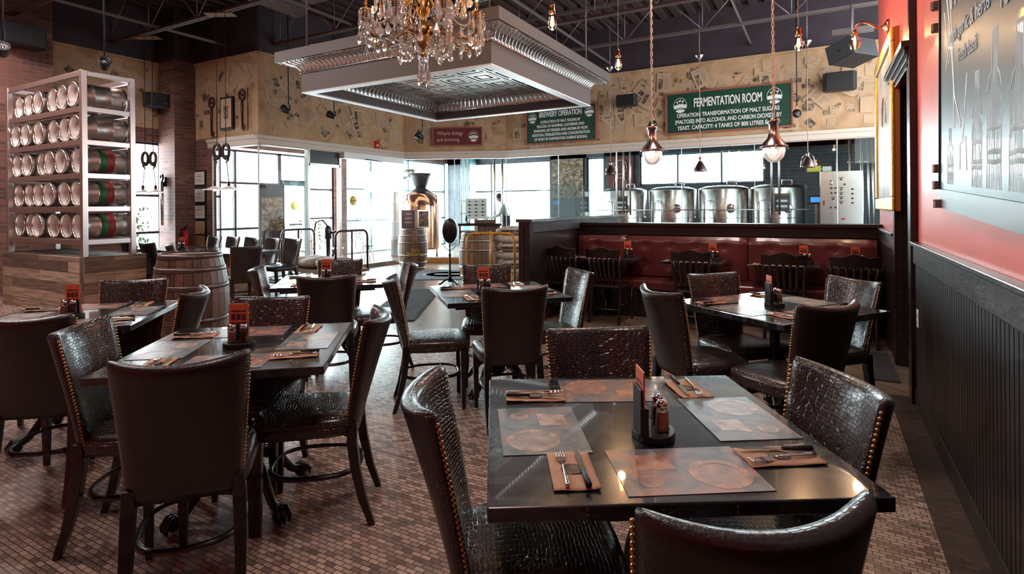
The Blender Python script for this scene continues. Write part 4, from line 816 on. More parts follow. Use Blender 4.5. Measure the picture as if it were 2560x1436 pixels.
t = thing('hand_pump', 'old dark cast iron hand pump beside the vestibule glass', 'pump', (-10.1, 9.35, 0), 30); MB().lathe([(.12, 0), (.1, .05), (.05, .08), (.05, .7), (.08, .72), (.09, .95), (.05, 1.02)], n=16).build('body', 'iron', t); MB().tube([(0, 0, 1.0), (-.12, 0, 1.15), (-.28, 0, 1.1), (-.34, 0, .8)], .02, 8).build('handle', 'iron', t); MB().tube([(.07, 0, .85), (.2, 0, .88), (.24, 0, .75)], .03, 8).build('spout', 'iron', t)
for y, z in ((12.3, 0), (14.2, 0)):
    t = thing('street_shrub', 'green shrub outside the %s storefront windows' % ('kettle' if y < 13 else 'corner'), 'shrub', (-14.0, y, -.02)); rr = random.Random(int(y)); g = MB()
    for k in range(160):
        a, b, r_ = rr.uniform(0, 6.28), rr.uniform(0, 1), rr.uniform(.2, .5); c = Vector((r_ * math.cos(a), r_ * math.sin(a), .2 + b * .9)); q = Matrix.Translation(c) @ Euler((rr.uniform(0, 3), rr.uniform(0, 3), 0)).to_matrix().to_4x4(); g.add([(-.05, 0, 0), (0, .03, 0), (.06, 0, .01), (0, -.03, 0)], [(0, 1, 2, 3)], 0, False, q)
    g.build('foliage', 'leaf', t); MB().tube([(0, 0, 0), (0, 0, .6)], .02, 6).build('stem', 'oak2', t)
# tree outside the small left window
t = thing('street_tree', 'leafy young tree outside the narrow window in the brick wall', 'tree', (-14.4, 7.2, -.02)); rr = random.Random(2); g = MB()
for k in range(230):
    c = Vector((rr.gauss(0, .2), rr.gauss(.12, .16), rr.uniform(.2, 1.5))); q = Matrix.Translation(c) @ Euler((rr.uniform(0, 3), rr.uniform(0, 3), 0)).to_matrix().to_4x4(); g.add([(-.05, 0, 0), (0, .03, 0), (.06, 0, .01), (0, -.03, 0)], [(0, 1, 2, 3)], 0, False, q)
g.build('foliage', 'leaf', t); MB().tube([(0, 0, 0), (.02, 0, .8), (0, .02, 1.5)], [.03, .025, .015], 6).build('trunk', 'oak2', t)

# person at the brewery window, seen from behind, head bent to the left
def person():
    t = thing('person', 'person in a pale shirt and dark overalls bent over work behind the glass', 'person', (-7.93, 13.9, 0), 209 - 90)
    def skin(name, vs, es, rad, m, root=0, sub=2, flat=None):
        me = bpy.data.meshes.new(name); me.from_pydata(vs, es, []); me.materials.append(M[m]); o = bpy.data.objects.new(name, me); COL.objects.link(o); o.parent = t
        o.modifiers.new('skin', 'SKIN'); sv = me.skin_vertices[0].data
        for v, r_ in zip(sv, rad): v.radius = r_ if isinstance(r_, tuple) else (r_, r_)
        sv[root].use_root = True; o.modifiers['skin'].use_smooth_shade = True; s = o.modifiers.new('sub', 'SUBSURF'); s.levels = sub; s.render_levels = sub; return o
    # local frame: +y is the way the person faces
    skin('body', [(0, 0, .98), (0, .0, 1.15), (0, .03, 1.36), (0, .06, 1.50), (0, .12, 1.62), (.19, .05, 1.43), (.27, .16, 1.20), (.20, .40, 1.14), (.18, .47, 1.13), (-.19, .05, 1.43), (-.27, .16, 1.20), (-.18, .40, 1.12), (-.16, .47, 1.10), (.10, 0, .90), (.11, .03, .50), (.11, -.01, .08), (.11, .14, .03), (-.10, 0, .90), (-.11, .02, .50), (-.11, -.02, .08), (-.11, .13, .03)],
         [(0, 1), (1, 2), (2, 3), (3, 4), (2, 5), (5, 6), (6, 7), (7, 8), (2, 9), (9, 10), (10, 11), (11, 12), (0, 13), (13, 14), (14, 15), (15, 16), (0, 17), (17, 18), (18, 19), (19, 20)],
         [(.17, .12), (.15, .11), (.18, .12), .055, .05, .065, .05, .035, .03, .065, .05, .035, .03, .09, .06, .045, .035, .09, .06, .045, .035], 'shirt')
    h = MB(); m0 = Matrix.Translation((0, .15, 1.68)) @ Matrix.Rotation(R(-24), 4, 'X')
    h.ball((0, 0, 0), .098, 16, 0, m0, (.80, .98, 1.18)); h.tube([(0, .088, .02), (0, .118, -.02), (0, .09, -.035)], [.008, .016, .01], 6, mtx=m0)
    for s in (-1, 1): h.ball((s * .078, -.005, -.01), .02, 8, 0, m0, (.4, .8, 1.3))
    h.build('head', 'skin', t)
    e = MB()
    for s in (-1, 1): e.ball((s * .03, .087, .012), .009, 6, 0, m0)
    e.box((0, .088, -.055), (.045, .01, .007), 0, m0); e.build('face_features', 'hair', t)
    MB().lathe([(.088, -.01), (.094, .03), (.088, .075), (.055, .115), (.0001, .13)], n=20, mtx=m0 @ Matrix.Translation((0, -.006, .012))).build('cap', 'hair', t)
    o = MB(); o.lathe([(.165, .88), (.185, .98), (.175, 1.10), (.168, 1.18)], n=24, cap=False, mtx=Matrix.Diagonal((1.05, .82, 1, 1)))
    for s in (-1, 1):
        o.tube([(s * .10, 0, .96), (s * .11, .03, .50), (s * .11, -.01, .10)], [.105, .075, .065], 14)
        o.tube([(s * .07, -.125, 1.14), (s * .06, -.115, 1.3), (s * .07, -.06, 1.48), (s * .08, .05, 1.50), (s * .08, .14, 1.36), (s * .06, .15, 1.15)], .018, 8, flat=.5)
    o.build('overalls', 'denim', t)
    for s in (-1, 1):
        x0, y0, z0 = (.18, .47, 1.13) if s > 0 else (-.16, .47, 1.10); hb = MB(); hb.tube([(x0, y0, z0), (x0, y0 + .05, z0 - .005), (x0, y0 + .09, z0 - .01)], [.028, .042, .036], 10, flat=.5)
        for k in range(4): xx = x0 - .03 + .02 * k; L_ = (.062, .074, .07, .055)[k]; hb.tube([(xx, y0 + .08, z0 - .008), (xx, y0 + .08 + L_ * .6, z0 - .01), (xx, y0 + .08 + L_, z0 - .035)], [.010, .009, .007], 6)
        hb.tube([(x0 - s * .03, y0 + .02, z0), (x0 - s * .06, y0 + .05, z0 - .01), (x0 - s * .065, y0 + .085, z0 - .025)], [.012, .010, .008], 6); hb.build('hand', 'skin', t)
    for s in (-1, 1): MB().tube([(s * .11, -.05, .045), (s * .11, .05, .05), (s * .11, .17, .035)], [.045, .05, .04], 10, flat=.9).build('shoe', 'black', t)
person()

# ================================================================ HUNG TIN CANOPY
t = thing('hanging_canopy', 'square grey canopy with embossed tin cornices hanging from the joists', 'canopy', (-4.66, 6.76, 0))
def sq_ring(o, i, z0, z1, mi=0, g=None):
    g = g or MB()
    for k in range(4): g.add([(-o, -o, z0), (o, -o, z0), (i, -i, z0), (-i, -i, z0), (-o, -o, z1), (o, -o, z1), (i, -i, z1), (-i, -i, z1)], [(3, 2, 1, 0), (4, 5, 6, 7), (0, 1, 5, 4), (2, 3, 7, 6)], mi, False, rotz(90 * k))
    return g
sq_ring(1.5, 1.47, 3.0, 3.26).build('fascia_box', 'greybox', t); sq_ring(1.5, 1.38, 2.985, 3.0).build('bottom_rim', 'whitebox', t); sq_ring(1.40, 1.38, 3.0, 3.13).build('inner_band', 'greybox', t)
sq_ring(1.74, 1.70, 3.38, 3.50).build('upper_fascia', 'greybox', t); sq_ring(1.74, 1.40, 3.50, 3.515).build('top_board', 'greybox', t)
def cornice(a, b, name, amp=.022, step=.085):
    """embossed cove: a=(half,z) lower edge to b=(half,z) upper edge, ribs bulge out of it"""
    g = MB(); n = 9
    for k in range(4):
        vs = []; ns = int(2 * max(a[0], b[0]) / step) * 6; m = rotz(90 * k)
        for i in range(ns + 1):
            u = -1 + 2 * i / ns
            for j in range(n + 1):
                q = j / n; c_ = 1 - math.cos(q * PI / 2); hh = a[0] + (b[0] - a[0]) * c_; z = a[1] + (b[1] - a[1]) * math.sin(q * PI / 2)
                s = i / 6.0; bul = amp * abs(math.sin(PI * s)) ** .7 * math.sin(PI * q) * (1 if abs(q - .5) > .12 else .5); sg = 1 if b[0] > a[0] else -1
                vs.append((u * hh, -(hh + sg * bul * .6), z - bul * .9))
        fs = [(i * (n + 1) + j, (i + 1) * (n + 1) + j, (i + 1) * (n + 1) + j + 1, i * (n + 1) + j + 1) for i in range(ns) for j in range(n)]
        g.add(vs, fs, 0, True, m)
        for hh, z in (a, b):   # beaded edge mouldings
            g.tube([(-hh, -hh, z), (hh, -hh, z)], .011, 6, mtx=m)
            for i in range(int(2 * hh / .05)): g.ball((-hh + .025 + i * .05, -hh - .006 * (1 if b[0] > a[0] else -1), z - .012), .009, 5, mtx=m)
    g.build(name, 'tin', t)
cornice((1.51, 3.26), (1.70, 3.385), 'outer_cornice'); cornice((1.375, 3.13), (1.17, 3.30), 'inner_cornice')
g = MB().bb(-1.18, 1.18, -1.18, 1.18, 3.31, 3.33); cs = 2.34 / 5
for i in range(5):
    for j in range(5):
        cx, cy = -1.17 + cs * (i + .5), -1.17 + cs * (j + .5)
        for o, i_, zz in ((.222, .190, .050), (.160, .120, .045), (.075, .001, .045)):
            for k in range(4): g.add([(-o, -o, 3.31), (o, -o, 3.31), (i_, -i_, 3.31), (-i_, -i_, 3.31), (-o + .004, -o + .004, 3.31 - zz), (o - .004, -o + .004, 3.31 - zz), (i_, -i_, 3.31 - zz), (-i_, -i_, 3.31 - zz)], [(7, 6, 5, 4), (0, 1, 5, 4), (2, 3, 7, 6)], 0, False, Matrix.Translation((cx, cy, 0)) @ rotz(90 * k))
g.build('tin_panels', 'tin_panel', t)
for sx in (-1, 1):
    for sy in (-1, 1): MB().tube([(sx * 1.45, sy * 1.45, 3.5), (sx * 1.45, sy * 1.45, 5.6)], .012, 6).build('hanger_rod', 'joist', t)
for sx in (-1, 1): MB().bb(sx * 1.3 - .03, sx * 1.3 + .03, -1.5, 1.5, 3.5, 3.62).build('hanger_beam', 'joist', t)

# ================================================================ CHANDELIER
t = thing('crystal_chandelier', 'large gilt chandelier dripping with cut crystals, hung before the canopy', 'chandelier', (-2.86, 3.68, 0))
MB().lathe([(.001, 2.655), (.03, 2.66), (.035, 2.68), (.015, 2.70), (.05, 2.73), (.065, 2.78), (.055, 2.82), (.06, 2.84), (.075, 2.86), (.07, 2.91), (.04, 2.94), (.025, 2.97), (.055, 3.02), (.06, 3.08), (.035, 3.16), (.02, 3.2), (.05, 3.26), (.05, 3.32), (.02, 3.38), (.02, 3.5), (.03, 3.52), (.008, 3.56)], n=20).build('column', 'gold', t)
g = MB()
for k in range(40): 
    q = Matrix.Translation((0, 0, 3.58 + k * .048)) @ rotz(90 * (k % 2)) @ Matrix.Rotation(R(90), 4, 'X'); g.tube([(.011 * math.cos(a), .02 * math.sin(a), 0) for a in [2 * PI * i / 8 for i in range(8)]], .0035, 5, closed=True, mtx=q)
g.build('chain', 'gold', t)
def crystal_mesh(s):
    g = MB().lathe([(.0006, 0), (.006 * s, -.008 * s), (.010 * s, -.02 * s), (.022 * s, -.05 * s), (.020 * s, -.062 * s), (.010 * s, -.076 * s), (.0006, -.084 * s)], n=6, smooth=False, mtx=Matrix.Diagonal((1, .6, 1, 1)))
    return g
cr0 = crystal_mesh(1.28).build('crystal', 'crystal', t, (.02, 0, 2.55)); cr1 = crystal_mesh(.85).build('crystal', 'crystal', t, (-.03, 0, 2.56))
rr = random.Random(11)
def crystal(p, big=True):
    o = (cr0 if big else cr1).copy(); COL.objects.link(o); o.location = p; o.rotation_euler = (rr.uniform(-.06, .06), rr.uniform(-.06, .06), rr.uniform(0, 3)); return o
def beads(pts, r_=.0065):
    g = MB(); P = [Vector(p) for p in pts]
    for a, b in zip(P[:-1], P[1:]):
        n = max(1, int((b - a).length / (r_ * 2.3)))
        for i in range(n): g.ball(a.lerp(b, (i + .5) / n), r_, 5)
    return g.build('bead_string', 'crystal', t)
tips = []
for tier, (na, ra, zc, zh, off) in enumerate(((8, .47, 2.96, 2.84, 12), (6, .33, 3.20, 3.06, 30), (4, .20, 3.44, 3.34, 10))):
    for k in range(na):
        m = rotz(off + 360 / na * k); A = MB()
        A.tube([(.05, 0, zh), (ra * .30, 0, zh + .045), (ra * .48, 0, zh + .02), (ra * .65, 0, zh - .05), (ra * .85, 0, zh - .065), (ra * .98, 0, zh - .02), (ra, 0, zc - .06), (ra, 0, zc - .03)], [.011, .010, .009, .010, .010, .010, .011, .012], 8, mtx=m)
        A.tube([(ra * .5, 0, zh + .02), (ra * .55, 0, zh + .07), (ra * .45, 0, zh + .08), (ra * .42, 0, zh + .05)], .006, 6, mtx=m)
        arm = A.build('arm', 'gold', t)
        c_ = m @ Vector((ra, 0, 0))
        MB().lathe([(.012, zc - .045), (.03, zc - .035), (.036, zc - .01), (.034, zc + .005), (.046, zc + .02), (.04, zc + .024), (.015, zc + .02)], (c_.x, c_.y, 0), 16).build('cup', 'gold', arm)
        MB().lathe([(.011, zc + .02), (.011, zc + .10)], (c_.x, c_.y, 0), 10).build('candle_sleeve', 'gold', arm)
        MB().lathe([(.006, zc + .10), (.013, zc + .12), (.010, zc + .15), (.001, zc + .175)], (c_.x, c_.y, 0), 10).build('candle_bulb', 'glow', arm)
        tips.append((c_.x, c_.y, zc, ra, tier))
for x, y, z, ra, tier in tips:
    nd = (6, 4, 3)[tier]
    for k in range(nd):
        a = 2 * PI * k / nd + ra; px_, py_ = x + .055 * math.cos(a), y + .055 * math.sin(a); d = (.03, .11, .06, .15, .04, .09)[k % 6]
        beads([(px_, py_, z + .01), (px_, py_, z - d)]); crystal((px_, py_, z - d), True)
low = [q for q in tips if q[4] == 0]; mid_ = [q for q in tips if q[4] == 1]
def swag(a, b, dip): return [tuple(Vector(a).lerp(Vector(b), i / 8) - Vector((0, 0, dip * 4 * (i / 8) * (1 - i / 8)))) for i in range(9)]
for i in range(8):
    a = low[i]; b = low[(i + 1) % 8]; beads(swag((a[0], a[1], a[2] + .01), (b[0], b[1], b[2] + .01), .14)); beads(swag((a[0], a[1], a[2]), (0, 0, 2.70), .05))
    mx_, my_ = (a[0] + b[0]) / 2, (a[1] + b[1]) / 2; crystal((mx_, my_, a[2] - .13)); crystal((mx_ * .72, my_ * .72, 2.80), True)
for i in range(6):
    a = mid_[i]; b = mid_[(i + 1) % 6]; beads(swag((a[0], a[1], a[2] + .01), (b[0], b[1], b[2] + .01), .12)); beads(swag((a[0], a[1], a[2]), (0, 0, 3.5), -.05))
for k in range(6):
    a = 2 * PI * k / 6 + .3; d = (.10, .14, .12, .10, .15, .12)[k]; beads([(.035 * math.cos(a), .035 * math.sin(a), 2.665), (.04 * math.cos(a), .04 * math.sin(a), 2.665 - d)]); crystal((.04 * math.cos(a), .04 * math.sin(a), 2.665 - d))
g = MB(); base = crystal_mesh(1.0)
for x, y, z, ra, tier in tips:
    for k in range(11 if tier == 0 else 7):
        a = 2 * PI * k / (11 if tier == 0 else 7) + .2; rr_ = rr.choice((.035, .05, .065)); px_, py_, d = x + rr_ * math.cos(a), y + rr_ * math.sin(a), rr.uniform(.0, .16)
        g.add(base.v, base.f, 0, False, Matrix.Translation((px_, py_, z - d)) @ rotz(rr.uniform(0, 180)) @ Matrix.Scale(rr.uniform(.6, 1.05), 4)); g.tube([(px_, py_, z), (px_, py_, z - d)], .002, 5)
        for q_ in range(int(d / .017)): g.ball((px_, py_, z - q_ * .017), .006, 5)
for k in range(70):
    a, r_ = rr.uniform(0, 2 * PI), rr.uniform(.10, .44); zz = 2.98 - .30 * (1 - r_ / .5) - rr.uniform(0, .10); g.add(base.v, base.f, 0, False, Matrix.Translation((r_ * math.cos(a), r_ * math.sin(a), zz)) @ rotz(rr.uniform(0, 180)) @ Matrix.Scale(rr.uniform(.5, .9), 4)); g.tube([(r_ * math.cos(a), r_ * math.sin(a), zz), (r_ * math.cos(a), r_ * math.sin(a), zz + .1)], .0016, 5)
g.build('crystal_fringe', 'crystal', t)['kind'] = 'stuff'
cr0.location = (0, 0, 2.56); cr1.location = (0, 0, 2.65)

# ================================================================ SIGNS, SPEAKERS, LAMPS, WALL PIECES
def crest(parent, x, z, y, s, rot=None):
    """round emblem: oval ring, white lower field, three hop figures and a ribbon with tiny letters"""
    mm = Matrix.Translation((x, y, z)) @ Matrix.Rotation(R(90), 4, 'X') @ Matrix.Diagonal((s * .86, s, 1, 1))
    g = MB(); g.lathe([(.94, 0), (.94, .004), (1.0, .004), (1.0, 0)], n=40, mtx=mm, cap=False)
    n = 24; low_ = [(.92 * math.cos(a), .92 * math.sin(a)) for a in [PI + .02 + (PI - .04) * i / n for i in range(n + 1)]] + [(.9, .05), (.45, .12), (.28, .22), (.05, .12), (-.2, .2), (-.4, .1), (-.9, .0)]
    g.prism(low_, 0, .003, 0, mm)
    for hx, hy in ((-.42, .38), (-.05, .55), (.38, .46)):
        g.ball((hx, hy, .002), .13, 8, 0, mm, (1, 1.2, .02)); g.tube([(hx, hy, .002), (hx * .8, .1, .002)], .035, 5, mtx=mm, flat=.05); g.ball((hx + .14, hy + .16, .002), .07, 6, 0, mm, (1, 1, .02)); g.ball((hx - .15, hy + .08, .002), .06, 6, 0, mm, (1, 1, .02))
    g.build('crest', 'white', parent)
    MB().prism([(-1.0, -.55), (-.6, -.38), (0, -.30), (.6, -.36), (1.0, -.5), (.92, -.72), (.55, -.60), (0, -.54), (-.55, -.62), (-.9, -.78)], .003, .006, 0, mm).build('crest_ribbon', 'sign_green', parent)
    text('BREWERY', s * .2, (x, y - .008, z - s * .46), (R(90), 0, 0), 'white', parent, 'crest_lettering', .001, sx=1.1)
def sign(name, label, loc, rz, w_, h_, face):
    t = thing(name, label, 'sign', loc, rz); MB().bb(-w_ / 2, w_ / 2, -.03, 0, -h_ / 2, h_ / 2).build('board', face, t)
    f_ = .035; MB().bb(-w_ / 2 - f_, w_ / 2 + f_, -.045, 0, h_ / 2, h_ / 2 + f_).bb(-w_ / 2 - f_, w_ / 2 + f_, -.045, 0, -h_ / 2 - f_, -h_ / 2).bb(-w_ / 2 - f_, -w_ / 2, -.045, 0, -h_ / 2, h_ / 2).bb(w_ / 2, w_ / 2 + f_, -.045, 0, -h_ / 2, h_ / 2).build('frame', 'sign_frame', t, bevel=.005); return t
FR = (R(90), 0, 0)
t = sign('fermentation_sign', 'long green FERMENTATION ROOM sign in a reddish frame on the papered wall', (-1.75, 12.46, 3.43), 0, 2.44, .84, 'sign_green')
text('FERMENTATION ROOM', .26, (.02, -.034, .19), FR, 'white', t, fit=1.34, bold=.005)
for i, s in enumerate(('OPERATION: TRANSFORMATION OF MALT SUGARS', '(MALTOSE) INTO ALCOHOL AND CARBON DIOXIDE BY', 'YEAST. CAPACITY: 4 TANKS OF 800 LITRES EACH.')): text(s, .118, (0, -.034, -.06 - .135 * i), FR, 'white', t, fit=(2.02, 2.10, 2.0)[i], bold=.002)
crest(t, -.94, .17, -.031, .165); crest(t, .92, .19, -.031, .165)
t = sign('brewery_sign', 'green BREWERY OPERATION sign partly behind the canopy corner', (-5.54, 12.46, 3.42), 0, 1.80, .84, 'sign_green')
text('BREWERY OPERATION', .18, (0, -.034, .26), FR, 'white', t, fit=1.12, bold=.004)
for i, s in enumerate(('EXTRACTION OF MALT SUGARS BY', 'PROCESS OF MASHING, LAUTERING AND', 'SPARGING, BITTERNESS AND AROMA BY HOPS', 'ADDITION, STERILIZATION AND CONCENTRATION', 'OF WORT BY EVAPORATION DURING BOILING.')): text(s, .092, (0, -.034, .08 - .105 * i), FR, 'white', t, fit=(1.05, 1.25, 1.42, 1.52, 1.4)[i], bold=.0015)
crest(t, -.75, .20, -.031, .13); crest(t, .75, .25, -.031, .13)
t = sign('slogan_sign', 'small brown sign reading Where things are brewing', (-8.20, 11.93, 3.245), 25.6, 1.22, .42, 'sign_brown')
text('Where things', .135, (-.53, -.034, .08), FR, 'pinkw', t, sx=.9, align='LEFT'); text('are brewing', .135, (-.53, -.034, -.08), FR, 'pinkw', t, sx=.9, align='LEFT'); crest(t, .42, .0, -.031, .14)
def speaker(loc, rz, label, w_=.50, h_=.24, d_=.26, tilt=0, grille='black', bracket=True):
    t = thing('loudspeaker', label, 'speaker', loc, rz, 'wall speakers'); q = Matrix.Rotation(R(tilt), 4, 'X')
    MB().prism([(-w_ / 2, -d_ * .55), (-w_ / 2 + .05, -d_), (w_ / 2 - .05, -d_), (w_ / 2, -d_ * .55), (w_ / 2 - .04, 0), (-w_ / 2 + .04, 0)], -h_ / 2, h_ / 2, 0, q).build('cabinet', 'black', t, bevel=.012)
    MB().box((0, -d_ - .004, 0), (w_ - .13, .01, h_ - .04), 0, q).build('grille', grille, t); MB().box((.03, -d_ - .011, -.06), (.05, .004, .012), 0, q).build('badge', 'chrome', t)
    if bracket: MB().box((0, .04, 0), (.08, .12, .05)).build('bracket', 'black', t)
speaker((-12.08, 6.58, 3.66), 90, 'black loudspeaker on the newsprint wall beside the brick column', .58, .28, .3)
speaker((-11.8, 4.2, 4.33), 90, 'black loudspeaker on the brick wall at the upper left corner of the photo', .66, .34, .34)
speaker((-3.83, 12.40, 3.79), 0, 'black loudspeaker on the papered wall between the two green signs', .50, .25)
speaker((.30, 12.40, 3.74), 0, 'black loudspeaker right of the long green sign below the tilted one', .56, .34)
t = thing('loudspeaker', 'large tilted loudspeaker with a silver grille hung near the red wall', 'speaker', (.44, 10.8, 3.93), -38, 'wall speakers'); q = Matrix.Rotation(R(-13), 4, 'Y')
MB().bb(-.23, .23, -.30, .30, -.155, .155, 0, q).build('cabinet', 'black', t, bevel=.01); MB().bb(-.215, .215, -.315, -.30, -.14, .14, 0, q).build('grille', 'grille', t); MB().bb(-.02, .04, -.32, -.315, -.02, 0, 0, q).build('badge', 'chrome', t); MB().tube([(0, 0, .15), (0, 0, .8)], .015, 6).build('hanger_rod', 'joist', t)
t = thing('sprinkler_bracket', 'pale sheet metal bracket above the tilted loudspeaker', 'bracket', (.46, 10.95, 4.30)); MB().bb(-.3, .3, -.04, .04, -.03, .0).bb(-.3, .3, -.04, -.03, 0, .07).build('bracket_body', 'joist', t); MB().bb(-.02, .02, -.02, .02, 0, .40).build('hanger', 'joist', t)
# filament bulbs
def f_bulb(t):
    MB().lathe([(.004, .145), (.012, .14), (.02, .125), (.019, .09), (.026, .085), (.026, .07), (.022, .066)], n=16).build('socket', 'copper', t)
    MB().lathe([(.018, .066), (.022, .05), (.034, .01), (.036, -.01), (.030, -.035), (.012, -.055), (.0005, -.06)], n=20, cap=False).build('glass_envelope', 'bulbglass', t)
    g = MB()
    for k in range(6): a = k * PI / 3; g.tube([(.006 * math.cos(a), .006 * math.sin(a), .045), (.015 * math.cos(a), .015 * math.sin(a), -.02)], .0034, 5)
    g.build('filament', 'glow', t)
    MB().tube([(0, 0, .14), (0, 0, 5.5 - 2.79)], .004, 6).build('cord', 'pewter', t)
P_b = mk('filament_bulb', 'pendant bulb', f_bulb)
for p, s in (((-1.76, 3.82, 2.80), 'nearest the chandelier'), ((-1.71, 5.22, 2.79), 'beside the canopy corner'), ((-.165, 5.28, 2.77), 'nearest the red wall')):
    P_b.put(p, 0, 'glowing filament bulb on a thin cord, %s' % s, 'filament bulbs')
    l = bpy.data.lights.new('bulb_light', 'POINT'); l.energy = 9; l.color = (1, .62, .32); l.shadow_soft_size = .035; lo = bpy.data.objects.new('bulb_light', l); COL.objects.link(lo); lo.location = (p[0], p[1], p[2] - .09)
# lantern pendants on twisted chains
def f_lantern(t):
    MB().lathe([(.015, .30), (.05, .295), (.06, .27), (.055, .25), (.045, .24), (.046, .16), (.06, .10), (.10, .055), (.115, .03), (.13, .02), (.13, .005), (.10, .0)], n=28).build('cap', 'pewter', t)
    MB().lathe([(.105, .0), (.107, -.03), (.09, -.09), (.055, -.13), (.04, -.14), (.0005, -.145)], n=28, cap=False).build('glass_globe', 'opal', t)
    MB().lathe([(.03, -.01), (.035, -.05), (.02, -.085), (.001, -.09)], n=14).build('lamp', 'glow2', t)
    for a in (0, 120, 240): MB().tube([(.12, 0, .015), (.155, 0, .015), (.165, 0, -.005), (.15, 0, -.015)], .006, 6, mtx=rotz(a)).build('clip', 'pewter', t)
    g = MB(); n = 150; H = 3.1
    for ph in (0, PI): g.tube([(.009 * math.cos(ph + i * .75), .009 * math.sin(ph + i * .75), .30 + H * i / n) for i in range(n + 1)], .0065, 5)
    g.build('twisted_cord', 'jute', t)
M['railgrey'] = mat('grey_chalk_rail', (.30, .33, .35), .4, coat=.3)
M['glow2'] = mat('lantern_lamp', (1, .8, .7), .3, emit=(1, .72, .52), es=5); M['jute'] = mat('jute_cord', (.42, .32, .27), .7)
P_l = mk('lantern_pendant', 'pendant lamp', f_lantern)
P_l.put((-1.645, 6.18, 2.02), 0, 'pewter and glass lantern pendant on a twisted chain, the left of the pair', 'lantern pendants'); P_l.put((-.42, 6.17, 1.99), 40, 'pewter and glass lantern pendant on a twisted chain, the right of the pair', 'lantern pendants')
# small dome pendants near the glass
def f_dome(t):
    MB().lathe([(.008, .30), (.03, .29), (.03, .24), (.02, .23), (.05, .19), (.10, .10), (.13, .02), (.135, 0), (.125, .01), (.09, .10), (.03, .2)], n=24, cap=False).build('shade', 'pewter', t)
    MB().ball((0, 0, .05), .04, 10).build('lamp', 'glow2', t)
    MB().tube([(-.13, 0, .01), (-.10, 0, .20), (0, 0, .30), (.10, 0, .20), (.13, 0, .01)], .006, 6).build('guard_bail', 'chrome', t)
    MB().tube([(0, 0, .30), (0, 0, 2.4)], .008, 6).build('stem', 'jute', t); MB().lathe([(.10, 2.45), (.10, 2.42), (.03, 2.36), (.015, 2.3)], n=20).build('ceiling_rose', 'chrome', t); MB().tube([(0, 0, 2.45), (0, 0, 3.42)], .012, 6).build('hanger_rod', 'joist', t)
P_d = mk('dome_pendant', 'pendant lamp', f_dome)
for x, s in ((-4.20, 'left one'), (-2.24, 'middle one'), (-.24, 'right one')): P_d.put((x, 12.22, 2.14), 0, 'small metal dome pendant by the brewery glass, %s of three' % s, 'dome pendants')
def f_pull(t):
    MB().tube([(0, 0, .14), (0, 0, 2.3)], .012, 6).build('cord', 'black', t); q = Matrix.Rotation(R(90), 4, 'X'); MB().lathe([(.0001, -.03), (.075, -.025), (.085, 0), (.075, .025), (.0001, .03)], n=20, mtx=q).build('reel', 'iron', t); MB().tube([(0, 0, .08), (.02, 0, .11), (0, 0, .14), (-.02, 0, .11)], .008, 6, closed=True).build('hook', 'copper', t)
P_p = mk('cord_reel', 'cord reel', f_pull); P_p.put((-2.90, 10.97, 3.02), 30, 'black cord reel hanging left of the long green sign', 'cord reels'); P_p.put((-.41, 11.89, 3.15), 30, 'black cord reel hanging at the right end of the long green sign', 'cord reels')
def f_spot(t):
    MB().tube([(0, 0, .1), (0, 0, 2.2)], .012, 6).build('stem', 'black', t); MB().box((0, 0, .08), (.05, .05, .09)).build('yoke', 'iron', t); q = Matrix.Rotation(R(60), 4, 'Y'); MB().lathe([(.045, -.02), (.05, .0), (.07, .10), (.075, .15), (.06, .15), (.05, .08)], n=20, mtx=q).build('lamp_head', 'black', t); MB().lathe([(.058, .13), (.0001, .135)], n=16, mtx=q).build('reflector', 'chrome', t)
P_s = mk('spotlight', 'spotlight', f_spot)
for p, r_, s in (((-9.0, 7.37, 3.30), 200, 'black spotlight on a stem before the vestibule wall, first from the corner'), ((-8.9, 8.43, 3.33), 200, 'black spotlight on a stem before the vestibule wall, second from the corner'), ((-7.3, 9.33, 2.88), 240, 'black spotlight on a stem left of the brown slogan sign'), ((-8.50, 3.97, 3.36), -20, 'black spotlight on a stem just above the keg rack corner'), ((-8.69, 2.96, 3.33), -20, 'black spotlight at the left edge above the kegs')): P_s.put(p, r_, s, 'stem spotlights')
# iron pulley lamps
def f_pulley(t):
    q0 = Matrix.Rotation(R(90), 4, 'X')
    for s in (-1, 1):
        g = MB()
        for k in range(12):
            a = 2 * PI * k / 12; g.tube([(s * .075 + .05 * math.cos(a), 0, .06 + .11 * math.sin(a)), (s * .075 + .065 * math.cos(a), 0, .06 + .14 * math.sin(a))], .024, 5)
        g.tube([(s * .075 + .055 * math.cos(a), 0, .06 + .12 * math.sin(a)) for a in [2 * PI * i / 20 for i in range(20)]], .026, 8, closed=True); g.tube([(s * .075, 0, 0), (s * .12, 0, -.08), (s * .07, 0, -.13)], [.014, .02, .01], 6)
        g.tube([(s * .075, 0, .17), (s * .075, 0, .20)], .02, 6); g.build('pulley_wheel', 'iron2', t); MB().tube([(s * .075, 0, .2), (s * .075, 0, 2.35)], .007, 6).build('cord', 'black', t)
        MB().tube([(s * .075, 0, 0), (s * .12, 0, -.46)], .007, 6).build('lamp_cord', 'black', t); MB().lathe([(.012, -.44), (.025, -.46), (.022, -.53)], (s * .12, 0, 0), 12).build('socket', 'iron', t)
        MB().lathe([(.03, -.52), (.10, -.555), (.17, -.58), (.168, -.583), (.10, -.56), (.03, -.526)], (s * .12, 0, 0), 24, cap=False).build('glass_shade', 'opal', t); MB().ball((s * .12, 0, -.575), .03, 8).build('lamp', 'glow2', t)
    MB().box((0, 0, -.02), (.24, .02, .03)).build('crossbar', 'iron2', t); MB().bb(-.24, .24, -.10, .10, 2.35, 2.37).build('ceiling_plate', 'steel', t)
M['iron2'] = mat('bronze_iron', (.06, .045, .035), .35, met=.7)
